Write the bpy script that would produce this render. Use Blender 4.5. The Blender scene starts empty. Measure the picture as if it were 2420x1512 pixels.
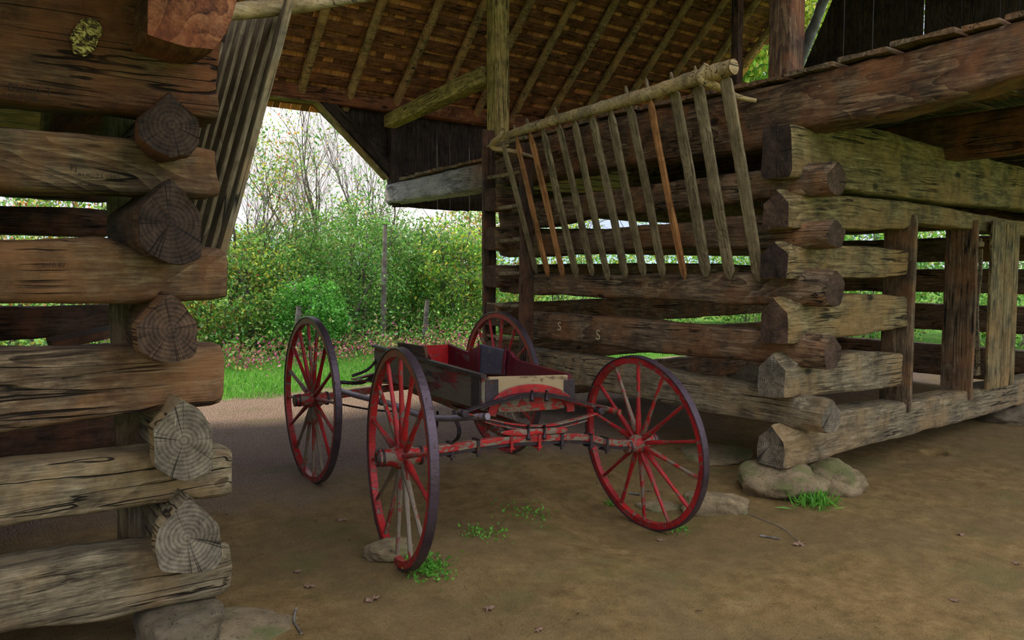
import bpy, math, random
import numpy as np
from mathutils import Vector, Matrix, noise

S = bpy.context.scene
COL = S.collection
# ------------------------------------------------------------------ camera, sky, sun, exposure
F_PX, HY = 1823.0, 640.0
CAM_H = 1.45
YAW = math.atan(1340 / math.hypot(F_PX, 116)); PITCH = math.atan(116 / F_PX)
cd = bpy.data.cameras.new('camera'); cam = bpy.data.objects.new('camera', cd); COL.objects.link(cam)
cam.location = (0, 0, CAM_H); cam.rotation_euler = (math.pi / 2 - PITCH, 0, -YAW)
cd.sensor_width = 36; cd.lens = F_PX / 2420 * 36; cd.clip_start = 0.05; cd.clip_end = 1000
S.camera = cam
S.view_settings.view_transform = 'Standard'; S.view_settings.look = 'None'
S.view_settings.exposure = 0.95; S.view_settings.gamma = 1; S.view_settings.use_curve_mapping = False

W = bpy.data.worlds.new('sky'); S.world = W; W.use_nodes = True
nt = W.node_tree; nt.nodes.clear()
wo = nt.nodes.new('ShaderNodeOutputWorld'); bg = nt.nodes.new('ShaderNodeBackground')
tc = nt.nodes.new('ShaderNodeTexCoord'); nz = nt.nodes.new('ShaderNodeTexNoise'); rp = nt.nodes.new('ShaderNodeValToRGB')
nz.inputs['Scale'].default_value = 3.5; nz.inputs['Detail'].default_value = 6
rp.color_ramp.elements[0].position = .40; rp.color_ramp.elements[0].color = (.60, .70, .98, 1)
rp.color_ramp.elements[1].position = .60; rp.color_ramp.elements[1].color = (1.0, .95, .93, 1)
nt.links.new(tc.outputs['Generated'], nz.inputs['Vector']); nt.links.new(nz.outputs['Fac'], rp.inputs['Fac'])
nt.links.new(rp.outputs['Color'], bg.inputs['Color']); nt.links.new(bg.outputs[0], wo.inputs[0])
sx = nt.nodes.new('ShaderNodeSeparateXYZ'); mr = nt.nodes.new('ShaderNodeMapRange')   # CIE overcast: zenith three times the horizon
nt.links.new(tc.outputs['Generated'], sx.inputs[0]); nt.links.new(sx.outputs[2], mr.inputs[0])
mr.inputs[3].default_value = .54; mr.inputs[4].default_value = 1.95
nt.links.new(mr.outputs[0], bg.inputs['Strength'])

sd = bpy.data.lights.new('sun', 'SUN'); sun = bpy.data.objects.new('sun', sd); COL.objects.link(sun)
sd.energy = 4.0; sd.angle = math.radians(9); sd.color = (1.0, .90, .72)
sun.location = (-4, 14, 14)
sun.rotation_euler = Vector((-.30, .50, .82)).to_track_quat('Z', 'Y').to_euler()

# ------------------------------------------------------------------ picture ray -> point on a real plane of the barn
FW = Vector((math.sin(YAW) * math.cos(PITCH), math.cos(YAW) * math.cos(PITCH), -math.sin(PITCH)))
RT = Vector((math.cos(YAW), -math.sin(YAW), 0)); UP = RT.cross(FW); CC = Vector((0, 0, CAM_H))
def ray(px, py): return FW + RT * ((px - 1210) / F_PX) - UP * ((py - 756) / F_PX)
def onX(px, py, X): r = ray(px, py); return CC + r * (X / r.x)
def onY(px, py, Y): r = ray(px, py); return CC + r * (Y / r.y)
def onZ(px, py, Z): r = ray(px, py); return CC + r * ((Z - CAM_H) / r.z)

# ------------------------------------------------------------------ object helpers
WM = {}
FRAME = Matrix.Identity(4)
def tag(o, label=None, cat=None, group=None, kind=None):
    if label: o['label'] = label
    if cat: o['category'] = cat
    if group: o['group'] = group
    if kind: o['kind'] = kind
    return o
def empty(name, loc, rz=0, **k):
    o = bpy.data.objects.new(name, None); COL.objects.link(o); o.empty_display_size = .1
    o.location = loc; o.rotation_euler = (0, 0, rz)
    WM[o] = Matrix.Translation(Vector(loc)) @ Matrix.Rotation(rz, 4, 'Z')
    return tag(o, **k)
def link(name, me, M, parent=None, **k):
    o = bpy.data.objects.new(name, me); COL.objects.link(o)
    M = FRAME @ M; WM[o] = M
    if parent:
        o.parent = parent; o.matrix_parent_inverse = WM[parent].inverted()
    o.matrix_basis = M
    return tag(o, **k)
def mesh(name, verts, faces, mats, midx=None, smooth=True):
    me = bpy.data.meshes.new(name); me.from_pydata([tuple(v) for v in verts], [], faces)
    for m in mats: me.materials.append(m)
    if midx: me.polygons.foreach_set('material_index', midx)
    if smooth: me.polygons.foreach_set('use_smooth', [s != 0 for s in (smooth if isinstance(smooth, list) else [1] * len(faces))])
    me.update(); return me
def n3(x, y, z, s): return noise.noise(Vector((x, y, z)) + Vector((s * 7.3, s * 3.1, s * 1.7)))

# ------------------------------------------------------------------ materials
def mk(name):
    m = bpy.data.materials.new(name); m.use_nodes = True; t = m.node_tree; t.nodes.clear()
    out = t.nodes.new('ShaderNodeOutputMaterial'); b = t.nodes.new('ShaderNodeBsdfPrincipled')
    t.links.new(b.outputs[0], out.inputs[0]); b.inputs['Roughness'].default_value = .8
    b.inputs['Specular IOR Level'].default_value = .25
    return m, t, b
class T:
    def __init__(s, t): s.t = t
    def n(s, k, **a):
        x = s.t.nodes.new(k)
        for q, v in a.items():
            if q in x.inputs: x.inputs[q].default_value = v
            else: setattr(x, q, v)
        return x
    def l(s, a, b): s.t.links.new(a, b)
    def coord(s, scale, kind='Object'):
        c = s.n('ShaderNodeTexCoord'); m = s.n('ShaderNodeMapping'); m.inputs['Scale'].default_value = scale
        oi = s.n('ShaderNodeObjectInfo'); v = s.n('ShaderNodeVectorMath', operation='MULTIPLY_ADD')
        s.l(oi.outputs['Random'], v.inputs[0]); v.inputs[1].default_value = (31, 17, 23); s.l(c.outputs[kind], v.inputs[2])
        s.l(v.outputs[0], m.inputs['Vector']); return m.outputs[0]
    def noise(s, co, sc, det=4, rough=.6, dist=0):
        x = s.n('ShaderNodeTexNoise'); x.inputs['Scale'].default_value = sc; x.inputs['Detail'].default_value = det
        x.inputs['Roughness'].default_value = rough; x.inputs['Distortion'].default_value = dist
        s.l(co, x.inputs['Vector']); return x.outputs['Fac']
    def ramp(s, f, pts):
        x = s.n('ShaderNodeValToRGB'); e = x.color_ramp.elements
        while len(e) < len(pts): e.new(.5)
        for i, (p, c) in enumerate(pts): e[i].position = p; e[i].color = (*c, 1) if len(c) == 3 else c
        s.l(f, x.inputs[0]); return x.outputs[0]
    def mix(s, f, a, b, mode='MIX'):
        x = s.n('ShaderNodeMix', data_type='RGBA', blend_type=mode)
        for v, i in ((f, 0), (a, 6), (b, 7)):
            if isinstance(v, (int, float)): x.inputs[i].default_value = v
            elif isinstance(v, tuple): x.inputs[i].default_value = (*v, 1)
            else: s.l(v, x.inputs[i])
        return x.outputs[2]
    def math(s, op, a, b=None):
        x = s.n('ShaderNodeMath', operation=op)
        for i, v in enumerate((a, b)):
            if v is None: continue
            if isinstance(v, (int, float)): x.inputs[i].default_value = v
            else: s.l(v, x.inputs[i])
        return x.outputs[0]
    def bump(s, b, h, st=.5, d=.01):
        x = s.n('ShaderNodeBump'); x.inputs['Strength'].default_value = st; x.inputs['Distance'].default_value = d
        s.l(h, x.inputs['Height']); s.l(x.outputs[0], b.inputs['Normal'])
def g1(v): return (v, v, v)
def c4_(k): return k.coord((.8, 1.4, 1.4))
def wood(name, dark, mid, light, warm=None, fine=1.0, bump=1.0, knots=True, rough=.75):
    """weathered wood: grain along local X, wavy growth figure, checks, knots, worn patches"""
    m, t, b = mk(name); k = T(t)
    c1 = k.coord((1.3, 16 * fine, 16 * fine)); c2 = k.coord((.9, 3.2, 3.2)); c3 = k.coord((.30, 8, 8)); c4 = k.coord((1, 1, 1))
    fib = k.noise(c1, 3.0, 8, .7, .6)
    fib2 = k.noise(k.coord((2.2, 46 * fine, 46 * fine)), 3.0, 5, .75, .2)
    fld = k.noise(c2, 1.15, 3, .45, .5)
    fig = k.math('FRACT', k.math('MULTIPLY', fld, 15 * fine))       # contour bands like flat-sawn growth figure
    fm = k.ramp(k.noise(c4_(k), 1.3, 2), [(.45, g1(0)), (.58, g1(1))])
    f = k.math('ADD', k.math('ADD', k.math('MULTIPLY', fib, .52), k.math('MULTIPLY', fib2, .42)), k.math('MULTIPLY', k.math('MULTIPLY', k.math('SUBTRACT', fig, .5), fm), .13))
    col = k.ramp(f, [(.36, dark), (.48, mid), (.60, light)])
    pat = k.noise(c4, 2.6, 5, .62, .4)
    if warm: col = k.mix(k.ramp(pat, [(.44, g1(0)), (.62, g1(1))]), col, k.mix(.72, col, warm))
    blot = k.ramp(k.noise(c4, 5.5, 6, .7), [(.36, g1(.50)), (.56, g1(1))]); col = k.mix(1.0, col, blot, 'MULTIPLY')
    crk = k.ramp(k.noise(c3, 2.2, 2, .5, .3), [(.485, g1(1)), (.498, g1(.10)), (.506, g1(.10)), (.52, g1(1))])
    gate = k.ramp(k.noise(c4, 1.7, 2), [(.50, g1(0)), (.58, g1(1))])
    crack = k.mix(gate, g1(1), crk); col = k.mix(1.0, col, crack, 'MULTIPLY')
    h = k.math('ADD', k.math('MULTIPLY', f, .6), k.math('MULTIPLY', crack, .9))
    if knots:
        vo = k.n('ShaderNodeTexVoronoi'); vo.inputs['Scale'].default_value = 2.1; k.l(k.coord((.85, 1.5, 1.5)), vo.inputs['Vector'])
        kn = k.ramp(vo.outputs['Distance'], [(.03, g1(.12)), (.07, g1(.35)), (.085, g1(.85)), (.12, g1(1))])
        col = k.mix(1.0, col, kn, 'MULTIPLY'); h = k.math('ADD', h, k.math('MULTIPLY', kn, .4))
    scr = k.ramp(k.noise(k.coord((3, 7, 26)), 3.1, 3, .6, 1.2), [(.72, g1(0)), (.76, g1(1))])
    col = k.mix(k.math('MULTIPLY', scr, .55), col, tuple(min(1, v * 1.8 + .05) for v in light))
    k.l(col, b.inputs['Base Color']); b.inputs['Roughness'].default_value = rough
    k.bump(b, h, bump, .02); return m
def endgrain(name, dark, light, freq=22):
    m, t, b = mk(name); k = T(t)
    c = k.n('ShaderNodeTexCoord'); mp = k.n('ShaderNodeMapping'); k.l(c.outputs['Object'], mp.inputs['Vector'])
    w = k.n('ShaderNodeTexWave', wave_type='RINGS', rings_direction='X'); w.inputs['Scale'].default_value = freq
    w.inputs['Distortion'].default_value = 2.2; w.inputs['Detail'].default_value = 2; w.inputs['Detail Scale'].default_value = .5
    k.l(mp.outputs[0], w.inputs['Vector'])
    c4 = k.coord((1, 1, 1)); fine = k.noise(c4, 38, 6, .7)
    f = k.math('ADD', k.math('MULTIPLY', w.outputs['Fac'], .16), k.math('MULTIPLY', fine, .85))
    col = k.ramp(f, [(.3, dark), (.75, light)])
    col = k.mix(1.0, col, k.ramp(k.noise(c4, 7, 5), [(.3, g1(.45)), (.6, g1(1))]), 'MULTIPLY')
    sp = k.n('ShaderNodeSeparateXYZ'); k.l(mp.outputs[0], sp.inputs[0])
    ang = k.n('ShaderNodeMath', operation='ARCTAN2'); k.l(sp.outputs[1], ang.inputs[0]); k.l(sp.outputs[2], ang.inputs[1])
    cb = k.n('ShaderNodeCombineXYZ'); k.l(ang.outputs[0], cb.inputs[0])
    oi = k.n('ShaderNodeObjectInfo'); k.l(k.math('MULTIPLY', oi.outputs['Random'], 50), cb.inputs[1])
    cr = k.ramp(k.noise(cb.outputs[0], 1.5, 2, .6), [(.494, g1(1)), (.50, g1(.10)), (.506, g1(1))])
    col = k.mix(1.0, col, cr, 'MULTIPLY')
    saw = k.ramp(k.noise(k.coord((1, 60, 4)), 1.5, 3), [(.68, g1(0)), (.74, g1(1))]); col = k.mix(k.math('MULTIPLY', saw, .35), col, tuple(v * 1.9 for v in light))
    k.l(col, b.inputs['Base Color']); b.inputs['Roughness'].default_value = .9
    k.bump(b, k.math('ADD', f, k.math('MULTIPLY', cr, 1.0)), .7, .006); return m
def paint(name, c, chip, amount=.5, c2=None, metal=0, rough=.5, sc=14, sx=.35):
    m, t, b = mk(name); k = T(t); co = k.coord((sx, 1, 1)); c4 = k.coord((1, 1, 1))
    f = k.noise(co, sc, 8, .72, .3)
    base = k.mix(k.ramp(k.noise(c4, 6, 4), [(.4, g1(0)), (.65, g1(1))]), c, c2 or tuple(v * .6 for v in c))
    ch = k.mix(k.noise(co, 40, 4), tuple(v * .45 for v in chip), chip)
    msk = k.ramp(f, [(amount - .02, g1(1)), (amount + .02, g1(0))])
    col = k.mix(msk, base, ch); k.l(col, b.inputs['Base Color'])
    b.inputs['Roughness'].default_value = rough; b.inputs['Metallic'].default_value = metal
    k.bump(b, k.math('SUBTRACT', k.noise(co, 60, 3), msk), .5, .004); return m

GREY = wood('weathered_grey_wood', (.062, .046, .025), (.24, .187, .105), (.48, .385, .22), warm=(.33, .21, .085))
BROWN = wood('weathered_brown_wood', (.035, .022, .012), (.17, .11, .058), (.40, .28, .155), warm=(.28, .12, .04))
RED = wood('reddish_heart_wood', (.030, .016, .009), (.12, .064, .030), (.28, .17, .08), warm=(.24, .075, .022))
OLIVE = wood('olive_bounce_wood', (.045, .034, .014), (.235, .168, .070), (.48, .37, .17), warm=(.34, .19, .06))  # olive tone takes in part of the yellow-green bounce off the grass
DARKW = wood('old_dark_wood', (.022, .014, .009), (.075, .045, .026), (.15, .095, .055), warm=(.18, .07, .03))
POLE = wood('peeled_pole_wood', (.13, .085, .04), (.44, .32, .16), (.62, .48, .26), warm=(.55, .36, .12), fine=1.4, bump=.5)
SLAT = wood('hay_rack_slat_wood', (.075, .05, .025), (.25, .18, .09), (.38, .29, .16), fine=1.6, bump=.5, knots=False)
SLATO = wood('fresh_orange_wood', (.16, .06, .02), (.46, .19, .06), (.62, .32, .12), fine=1.6, bump=.4, knots=False)
YEL = wood('yellowed_beam_wood', (.11, .07, .02), (.38, .26, .07), (.56, .44, .14), bump=.6)
ROOFW = wood('roof_lath_wood', (.045, .016, .008), (.22, .085, .030), (.42, .19, .075), warm=(.30, .10, .03), bump=.6)
RAFT = wood('rafter_pole_wood', (.10, .05, .018), (.38, .23, .085), (.58, .40, .17), warm=(.5, .25, .08), fine=1.3, bump=.6)
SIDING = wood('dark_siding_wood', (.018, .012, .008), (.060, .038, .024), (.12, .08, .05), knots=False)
def wood_two(name, A, B, x0, x1):
    a = wood('tmp', *A); t = a.node_tree; k = T(t); b = t.nodes['Principled BSDF']; a.name = name
    ramps = [n for n in t.nodes if n.type == 'VALTORGB']; first = ramps[1] if len(ramps[1].color_ramp.elements) == 3 and ramps[1].color_ramp.elements[0].color[0] < .2 else None
    src = b.inputs['Base Color'].links[0].from_socket
    c = k.n('ShaderNodeTexCoord'); sp = k.n('ShaderNodeSeparateXYZ'); k.l(c.outputs['Object'], sp.inputs[0])
    mr = k.n('ShaderNodeMapRange'); mr.inputs[1].default_value = x0; mr.inputs[2].default_value = x1; k.l(k.math('ADD', sp.outputs[0], k.math('MULTIPLY', k.noise(c.outputs['Object'], 3, 3), .4)), mr.inputs[0])
    bwn = k.n('ShaderNodeRGBToBW'); k.l(src, bwn.inputs[0]); g = k.ramp(bwn.outputs[0], [(.0, B[0]), (.07, B[1]), (.22, B[2])])
    k.l(k.mix(mr.outputs[0], src, g), b.inputs['Base Color']); return a
# the hewn red beam whose outer end, open to the weather, has silvered
BEAM = wood_two('red_beam_silvered_end', ((.028, .016, .009), (.125, .072, .034), (.32, .21, .11), (.24, .088, .028)), ((.06, .055, .05), (.25, .235, .22), (.52, .50, .48)), 1.9, 2.7)
END_G = endgrain('end_grain_grey', (.07, .055, .035), (.28, .23, .15))
END_B = endgrain('end_grain_brown', (.030, .018, .012), (.15, .085, .045))
END_D = endgrain('end_grain_dark', (.018, .011, .008), (.085, .05, .03))
END_R = wood('red_sawn_end', (.05, .014, .007), (.20, .062, .022), (.38, .15, .06), warm=(.30, .075, .02), fine=.35)
REDP = paint('worn_red_paint', (.36, .016, .016), (.17, .13, .09), .43, c2=(.20, .012, .012), rough=.42, sc=34, sx=.5)
REDL = paint('very_worn_red_paint', (.36, .018, .016), (.22, .17, .11), .50, rough=.5, sc=34, sx=.45)
REDM = paint('muddy_spoke_paint', (.26, .03, .02), (.22, .17, .11), .56, rough=.6, sc=20, sx=.4)
BOXO = paint('peeling_box_paint', (.24, .016, .016), (.17, .135, .09), .52, c2=(.028, .022, .022), rough=.6, sc=13, sx=.22)
BOXI = paint('purple_red_box_paint', (.085, .010, .020), (.07, .05, .045), .38, c2=(.13, .012, .014), rough=.4, sc=9)
BOXR = paint('bright_red_box_paint', (.42, .012, .012), (.14, .10, .07), .36, rough=.45)
BLUEB = paint('slate_blue_board', (.10, .10, .14), (.20, .18, .15), .42, rough=.6)
TAN = paint('bare_tan_board', (.30, .215, .11), (.18, .12, .06), .42, c2=(.28, .20, .10), rough=.7)
PSTEEL = paint('pole_highlight_paint', (.20, .17, .19), (.24, .07, .05), .40, rough=.4, sc=20, sx=.3)  # pale grey puts metallic highlight and sky light into the poles' colour
IRON = paint('rusty_dark_iron', (.050, .036, .040), (.12, .055, .035), .42, metal=.4, rough=.45, sc=30, sx=1)
TIRE = paint('iron_tyre', (.085, .060, .070), (.15, .08, .05), .38, metal=.5, rough=.42, sc=30, sx=1)
INK = mk('dark_ink')[0]; INK.node_tree.nodes['Principled BSDF'].inputs['Base Color'].default_value = (.02, .013, .01, 1)
CHALK = mk('pale_scratch')[0]; CHALK.node_tree.nodes['Principled BSDF'].inputs['Base Color'].default_value = (.52, .42, .22, 1)
def stone(name, a, c, moss=0):
    m, t, b = mk(name); k = T(t); c4 = k.coord((1, 1, 1))
    col = k.ramp(k.noise(c4, 9, 8, .7), [(.3, a), (.7, c)])
    col = k.mix(k.math('MULTIPLY', k.ramp(k.noise(c4, 3.5, 3), [(.5, g1(0)), (.6, g1(1))]), moss), col, (.10, .13, .03))
    sp = k.ramp(k.noise(c4, 60, 2), [(.62, g1(1)), (.7, g1(.35))]); col = k.mix(1.0, col, sp, 'MULTIPLY')
    k.l(col, b.inputs['Base Color']); k.bump(b, k.noise(c4, 22, 8, .75), .8, .02); return m
STONE = stone('field_stone', (.14, .10, .05), (.36, .27, .14), .6)
STONE2 = stone('grey_field_stone', (.09, .07, .04), (.22, .17, .10), .2)

# ------------------------------------------------------------------ ground height
CP = [(1.73, 3.15, .085), (3.22, 3.13, -.05), (1.9, 4.75, .10), (3.35, 4.7, .09), (.7, 2.7, .10), (4.3, 2.75, .0), (7.9, 2.9, .06),
      (2.5, 1.5, -.02), (5, 1.5, -.03), (.6, 1.5, .02), (4.6, 6, .10), (2.5, 8.5, .10), (6, 11, .12), (0, 8, .1), (10, 5, .1), (8, 1, 0),
      (2.6, 3.9, .05), (2.5, 6.5, .08), (5.5, 2.6, .0), (6.5, 5, .06), (1.8, 2.6, .05), (4.3, 4.4, .05)]
BUR = onZ(2210, 1066, .03)
def gh(x, y):
    sw = sz = 0
    for a, b, c in CP:
        d = (x - a) ** 2 + (y - b) ** 2 + .02; w = 1 / d ** 1.6; sw += w; sz += w * c
    hx, hy = (x - BUR[0]) / .075, (y - BUR[1]) / .05; q = hx * hx + hy * hy
    if q < 9: sz -= sw * (.10 * math.exp(-q) - .02 * math.exp(-(math.sqrt(q) - 1.9) ** 2 * 3))
    far = max(0, y - 11) * .02 + max(0, x - 12) * .01
    amp = .016
    return sz / sw + far + amp * n3(x * 1.6, y * 1.6, 0, 3) + .007 * n3(x * 6, y * 6, 0, 4)
def build_ground():
    xs = sorted(set([round(v, 3) for v in np.concatenate([np.linspace(-40, -3, 16), np.arange(-2, 1, .12), np.arange(1, 6.6, .045), np.arange(6.6, 13, .12), np.linspace(13.4, 60, 24)])]))
    ys = sorted(set([round(v, 3) for v in np.concatenate([np.linspace(-30, -1, 14), np.arange(0, 5.4, .045), np.arange(5.4, 13, .10), np.linspace(13.4, 80, 24)])]))
    v = [(x, y, gh(x, y) + (.004 * n3(x * 22, y * 22, 0, 9) if 1 < x < 7 and 0 < y < 6 else 0)) for y in ys for x in xs]
    nx = len(xs)
    f = [(j * nx + i, j * nx + i + 1, (j + 1) * nx + i + 1, (j + 1) * nx + i) for j in range(len(ys) - 1) for i in range(nx - 1)]
    m, t, b = mk('trodden_earth_and_lawn'); k = T(t)
    c = k.n('ShaderNodeTexCoord'); o = c.outputs['Object']
    big = k.noise(o, .9, 5, .6, .4); mid = k.noise(o, 9, 8, .7); fine = k.noise(o, 85, 5, .75)
    dirt = k.ramp(mid, [(.3, (.17, .105, .036)), (.55, (.30, .195, .072)), (.75, (.42, .29, .12))])
    dirt = k.mix(k.ramp(big, [(.42, g1(0)), (.6, g1(1))]), dirt, k.mix(.6, dirt, (.20, .14, .06)))
    peb = k.n('ShaderNodeTexVoronoi'); peb.inputs['Scale'].default_value = 75; k.l(o, peb.inputs['Vector'])
    grav = k.mix(.6, k.ramp(peb.outputs['Distance'], [(.1, (.50, .39, .30)), (.5, (.20, .12, .07))]), k.ramp(fine, [(.35, (.17, .10, .06)), (.7, (.55, .44, .38))]))
    sp = k.n('ShaderNodeSeparateXYZ'); k.l(o, sp.inputs[0])
    yn = k.math('ADD', sp.outputs[1], k.math('MULTIPLY', big, 1.6))
    gm = k.ramp(k.math('MULTIPLY', yn, .1), [(.50, g1(0)), (.60, g1(1))])
    dirt = k.mix(gm, dirt, grav)
    leaf = k.ramp(k.noise(o, 38, 2, .5, 1.0), [(.70, g1(1)), (.74, g1(.45))]); dirt = k.mix(1.0, dirt, leaf, 'MULTIPLY')
    spk = k.ramp(k.noise(o, 210, 2, .6), [(.30, g1(.45)), (.45, g1(1)), (.62, g1(1)), (.74, g1(1.7))]); dirt = k.mix(1.0, dirt, spk, 'MULTIPLY')
    mossm = k.ramp(k.noise(o, 2.1, 4, .6), [(.56, g1(0)), (.66, g1(1))]); dirt = k.mix(k.math('MULTIPLY', mossm, .30), dirt, (.13, .15, .04))
    grass = k.ramp(k.noise(o, 12, 8, .7), [(.3, (.05, .13, .02)), (.7, (.16, .34, .05))])
    yn2 = k.math('ADD', sp.outputs[1], k.math('MULTIPLY', k.noise(o, 1.8, 4), 1.2))
    back = k.ramp(k.math('MULTIPLY', yn2, .1), [(.885, g1(0)), (.91, g1(1))])
    front = k.ramp(k.math('MULTIPLY', k.math('SUBTRACT', 0.0, sp.outputs[1]), 1), [(.6, g1(0)), (1, g1(1))])
    side = k.ramp(k.math('MULTIPLY', sp.outputs[0], .05), [(.53, g1(0)), (.55, g1(1))])
    gmask = k.math('MAXIMUM', k.math('MAXIMUM', back, front), side)
    k.l(k.mix(gmask, dirt, grass), b.inputs['Base Color']); b.inputs['Roughness'].default_value = .95; b.inputs['Specular IOR Level'].default_value = .1
    hh = k.math('ADD', k.math('MULTIPLY', mid, .5), k.math('ADD', k.math('MULTIPLY', fine, .35), k.math('MULTIPLY', k.math('MULTIPLY', peb.outputs['Distance'], gm), -.8)))
    k.bump(b, hh, 1.0, .04)
    link('floor', mesh('floor', v, f, [m]), Matrix.Identity(4), kind='structure', label='trodden earth floor of the barn running out to the lawn')
build_ground()

# ------------------------------------------------------------------ logs
def resample(poly, n):
    L = [0]; P = poly + [poly[0]]
    for i in range(len(poly)): L.append(L[-1] + math.dist(P[i], P[i + 1]))
    out = []; j = 0
    for q in range(n):
        s = L[-1] * q / n
        while L[j + 1] < s: j += 1
        f = (s - L[j]) / max(1e-9, L[j + 1] - L[j]); out.append((P[j][0] + (P[j + 1][0] - P[j][0]) * f, P[j][1] + (P[j + 1][1] - P[j][1]) * f))
    return out
def interp(tab, a):
    if a <= tab[0][0]: return tab[0][1:]
    for (p, q) in zip(tab, tab[1:]):
        if a <= q[0]:
            f = (a - p[0]) / (q[0] - p[0]); f = f * f * (3 - 2 * f) if len(tab) > 2 else f
            return tuple(x + (y - x) * f for x, y in zip(p[1:], q[1:]))
    return tab[-1][1:]
def polar(poly, a):
    """radius of a polygon (around 0) in direction a"""
    c, s_ = math.cos(a), math.sin(a); best = 0
    for i in range(len(poly)):
        (x1, z1), (x2, z2) = poly[i], poly[(i + 1) % len(poly)]; dx, dz = x2 - x1, z2 - z1; den = c * dz - s_ * dx
        if abs(den) < 1e-9: continue
        t = (x1 * dz - z1 * dx) / den; u = (x1 * s_ - z1 * c) / den
        if t > best and -1e-6 <= u <= 1 + 1e-6: best = t
    return best
PENT = [(-.5, -.47), (-.42, -.5), (.42, -.5), (.5, -.47), (.5, .17), (0, .5), (-.5, .17)]
DROP = [(-.48, -.20), (-.30, -.45), (.0, -.5), (.30, -.45), (.48, -.20), (.5, .15), (.06, .5), (-.06, .5), (-.5, .15)]
RCACHE = {}
def ringpts(poly, n):
    """n points round a polygon, corners kept, starting at its right-hand middle"""
    key = (id(poly), n)
    if key in RCACHE: return RCACHE[key]
    L = [math.dist(poly[i], poly[(i + 1) % len(poly)]) for i in range(len(poly))]; tot = sum(L); m = len(poly)
    cnt = [max(1, round(n * l / tot)) for l in L]
    while sum(cnt) > n: j = max(range(m), key=lambda q: cnt[q] / (L[q] + .01)); j = max((q for q in range(m) if cnt[q] > 1), key=lambda q: cnt[q] / (L[q] + .01)); cnt[j] -= 1
    while sum(cnt) < n: j = min(range(m), key=lambda q: cnt[q] / (L[q] + .01)); cnt[j] += 1
    P = []
    for i in range(m):
        p, q = poly[i], poly[(i + 1) % m]
        for k in range(cnt[i]): f = k / cnt[i]; P.append((p[0] + (q[0] - p[0]) * f, p[1] + (q[1] - p[1]) * f))
    st = min(range(n), key=lambda i: abs(math.atan2(P[i][1], P[i][0]))); RCACHE[key] = P[st:] + P[:st]
    return RCACHE[key]
def rrect(w, h, r, pk, n, poly=PENT):
    """rounded rectangle (width w, height h) centred on 0; pk blends to the notched-end polygon"""
    out = []; R_ = ringpts(poly, n) if pk > 0 else None
    for i in range(n):
        a = 2 * math.pi * i / n; c, s = math.cos(a), math.sin(a)
        x = .5 * math.copysign(abs(c) ** r, c); z = .5 * math.copysign(abs(s) ** r, s)
        if pk > 0: x += (R_[i][0] - x) * pk; z += (R_[i][1] - z) * pk
        out.append((x * w, z * h))
    return out
def loft(name, a0, a1, sect, mats, seed, step=.035, rough=.007, ends=True, N=32, tilt=.02):
    """sect(a) -> list of N (t,z); length along local X"""
    k = max(2, int((a1 - a0) / step)); V = []; Fc = []; MI = []; SM = []
    for i in range(k + 1):
        a = a0 + (a1 - a0) * i / k
        for j, (t, z) in enumerate(sect(a)):
            d = rough * (n3(a * 5, t * 9, z * 9, seed) + .6 * n3(a * 17, t * 30, z * 30, seed + 1)) + rough * 1.2 * n3(a * 2.2, t * 3, z * 3, seed + 2)
            r = math.hypot(t, z) or 1
            sh = 0
            if i in (0, k): sh = (n3(t * 8, z * 8, 0, seed) * tilt); d -= .006
            if i in (1, k - 1): d -= .0
            V.append((a + sh, t + d * t / r, z + d * z / r))
    for i in range(k):
        for j in range(N):
            q = (j + 1) % N; Fc.append((i * N + j, (i + 1) * N + j, (i + 1) * N + q, i * N + q)); MI.append(0); SM.append(1)
    for e, i in ((0, 0), (1, k)):
        base = i * N
        prev = [base + j for j in range(N)]
        cx = sum(V[p][1] for p in prev) / N; cz = sum(V[p][2] for p in prev) / N; ax = sum(V[p][0] for p in prev) / N
        for s in (.97, .6, .3):
            cur = []
            for p in prev if s == .97 else range(base, base + N):
                x, t, z = V[p if s == .97 else p]; T_, Z_ = cx + (t - cx) * s, cz + (z - cz) * s
                V.append((ax + tilt * .35 * n3(T_ * 14, Z_ * 14, 0, seed + 5) + (x - ax) * s, T_, Z_)); cur.append(len(V) - 1)
            for j in range(N):
                q = (j + 1) % N; f = (prev[j], prev[q], cur[q], cur[j]); Fc.append(f if e == 0 else f[::-1]); MI.append(1); SM.append(0)
            prev = cur
        V.append((ax, cx, cz)); c = len(V) - 1
        for j in range(N):
            q = (j + 1) % N; f = (prev[j], prev[q], c); Fc.append(f if e == 0 else f[::-1]); MI.append(1); SM.append(0)
    me = mesh(name, V, Fc, mats, MI, SM); me.set_sharp_from_angle(angle=math.radians(38)); return me
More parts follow.
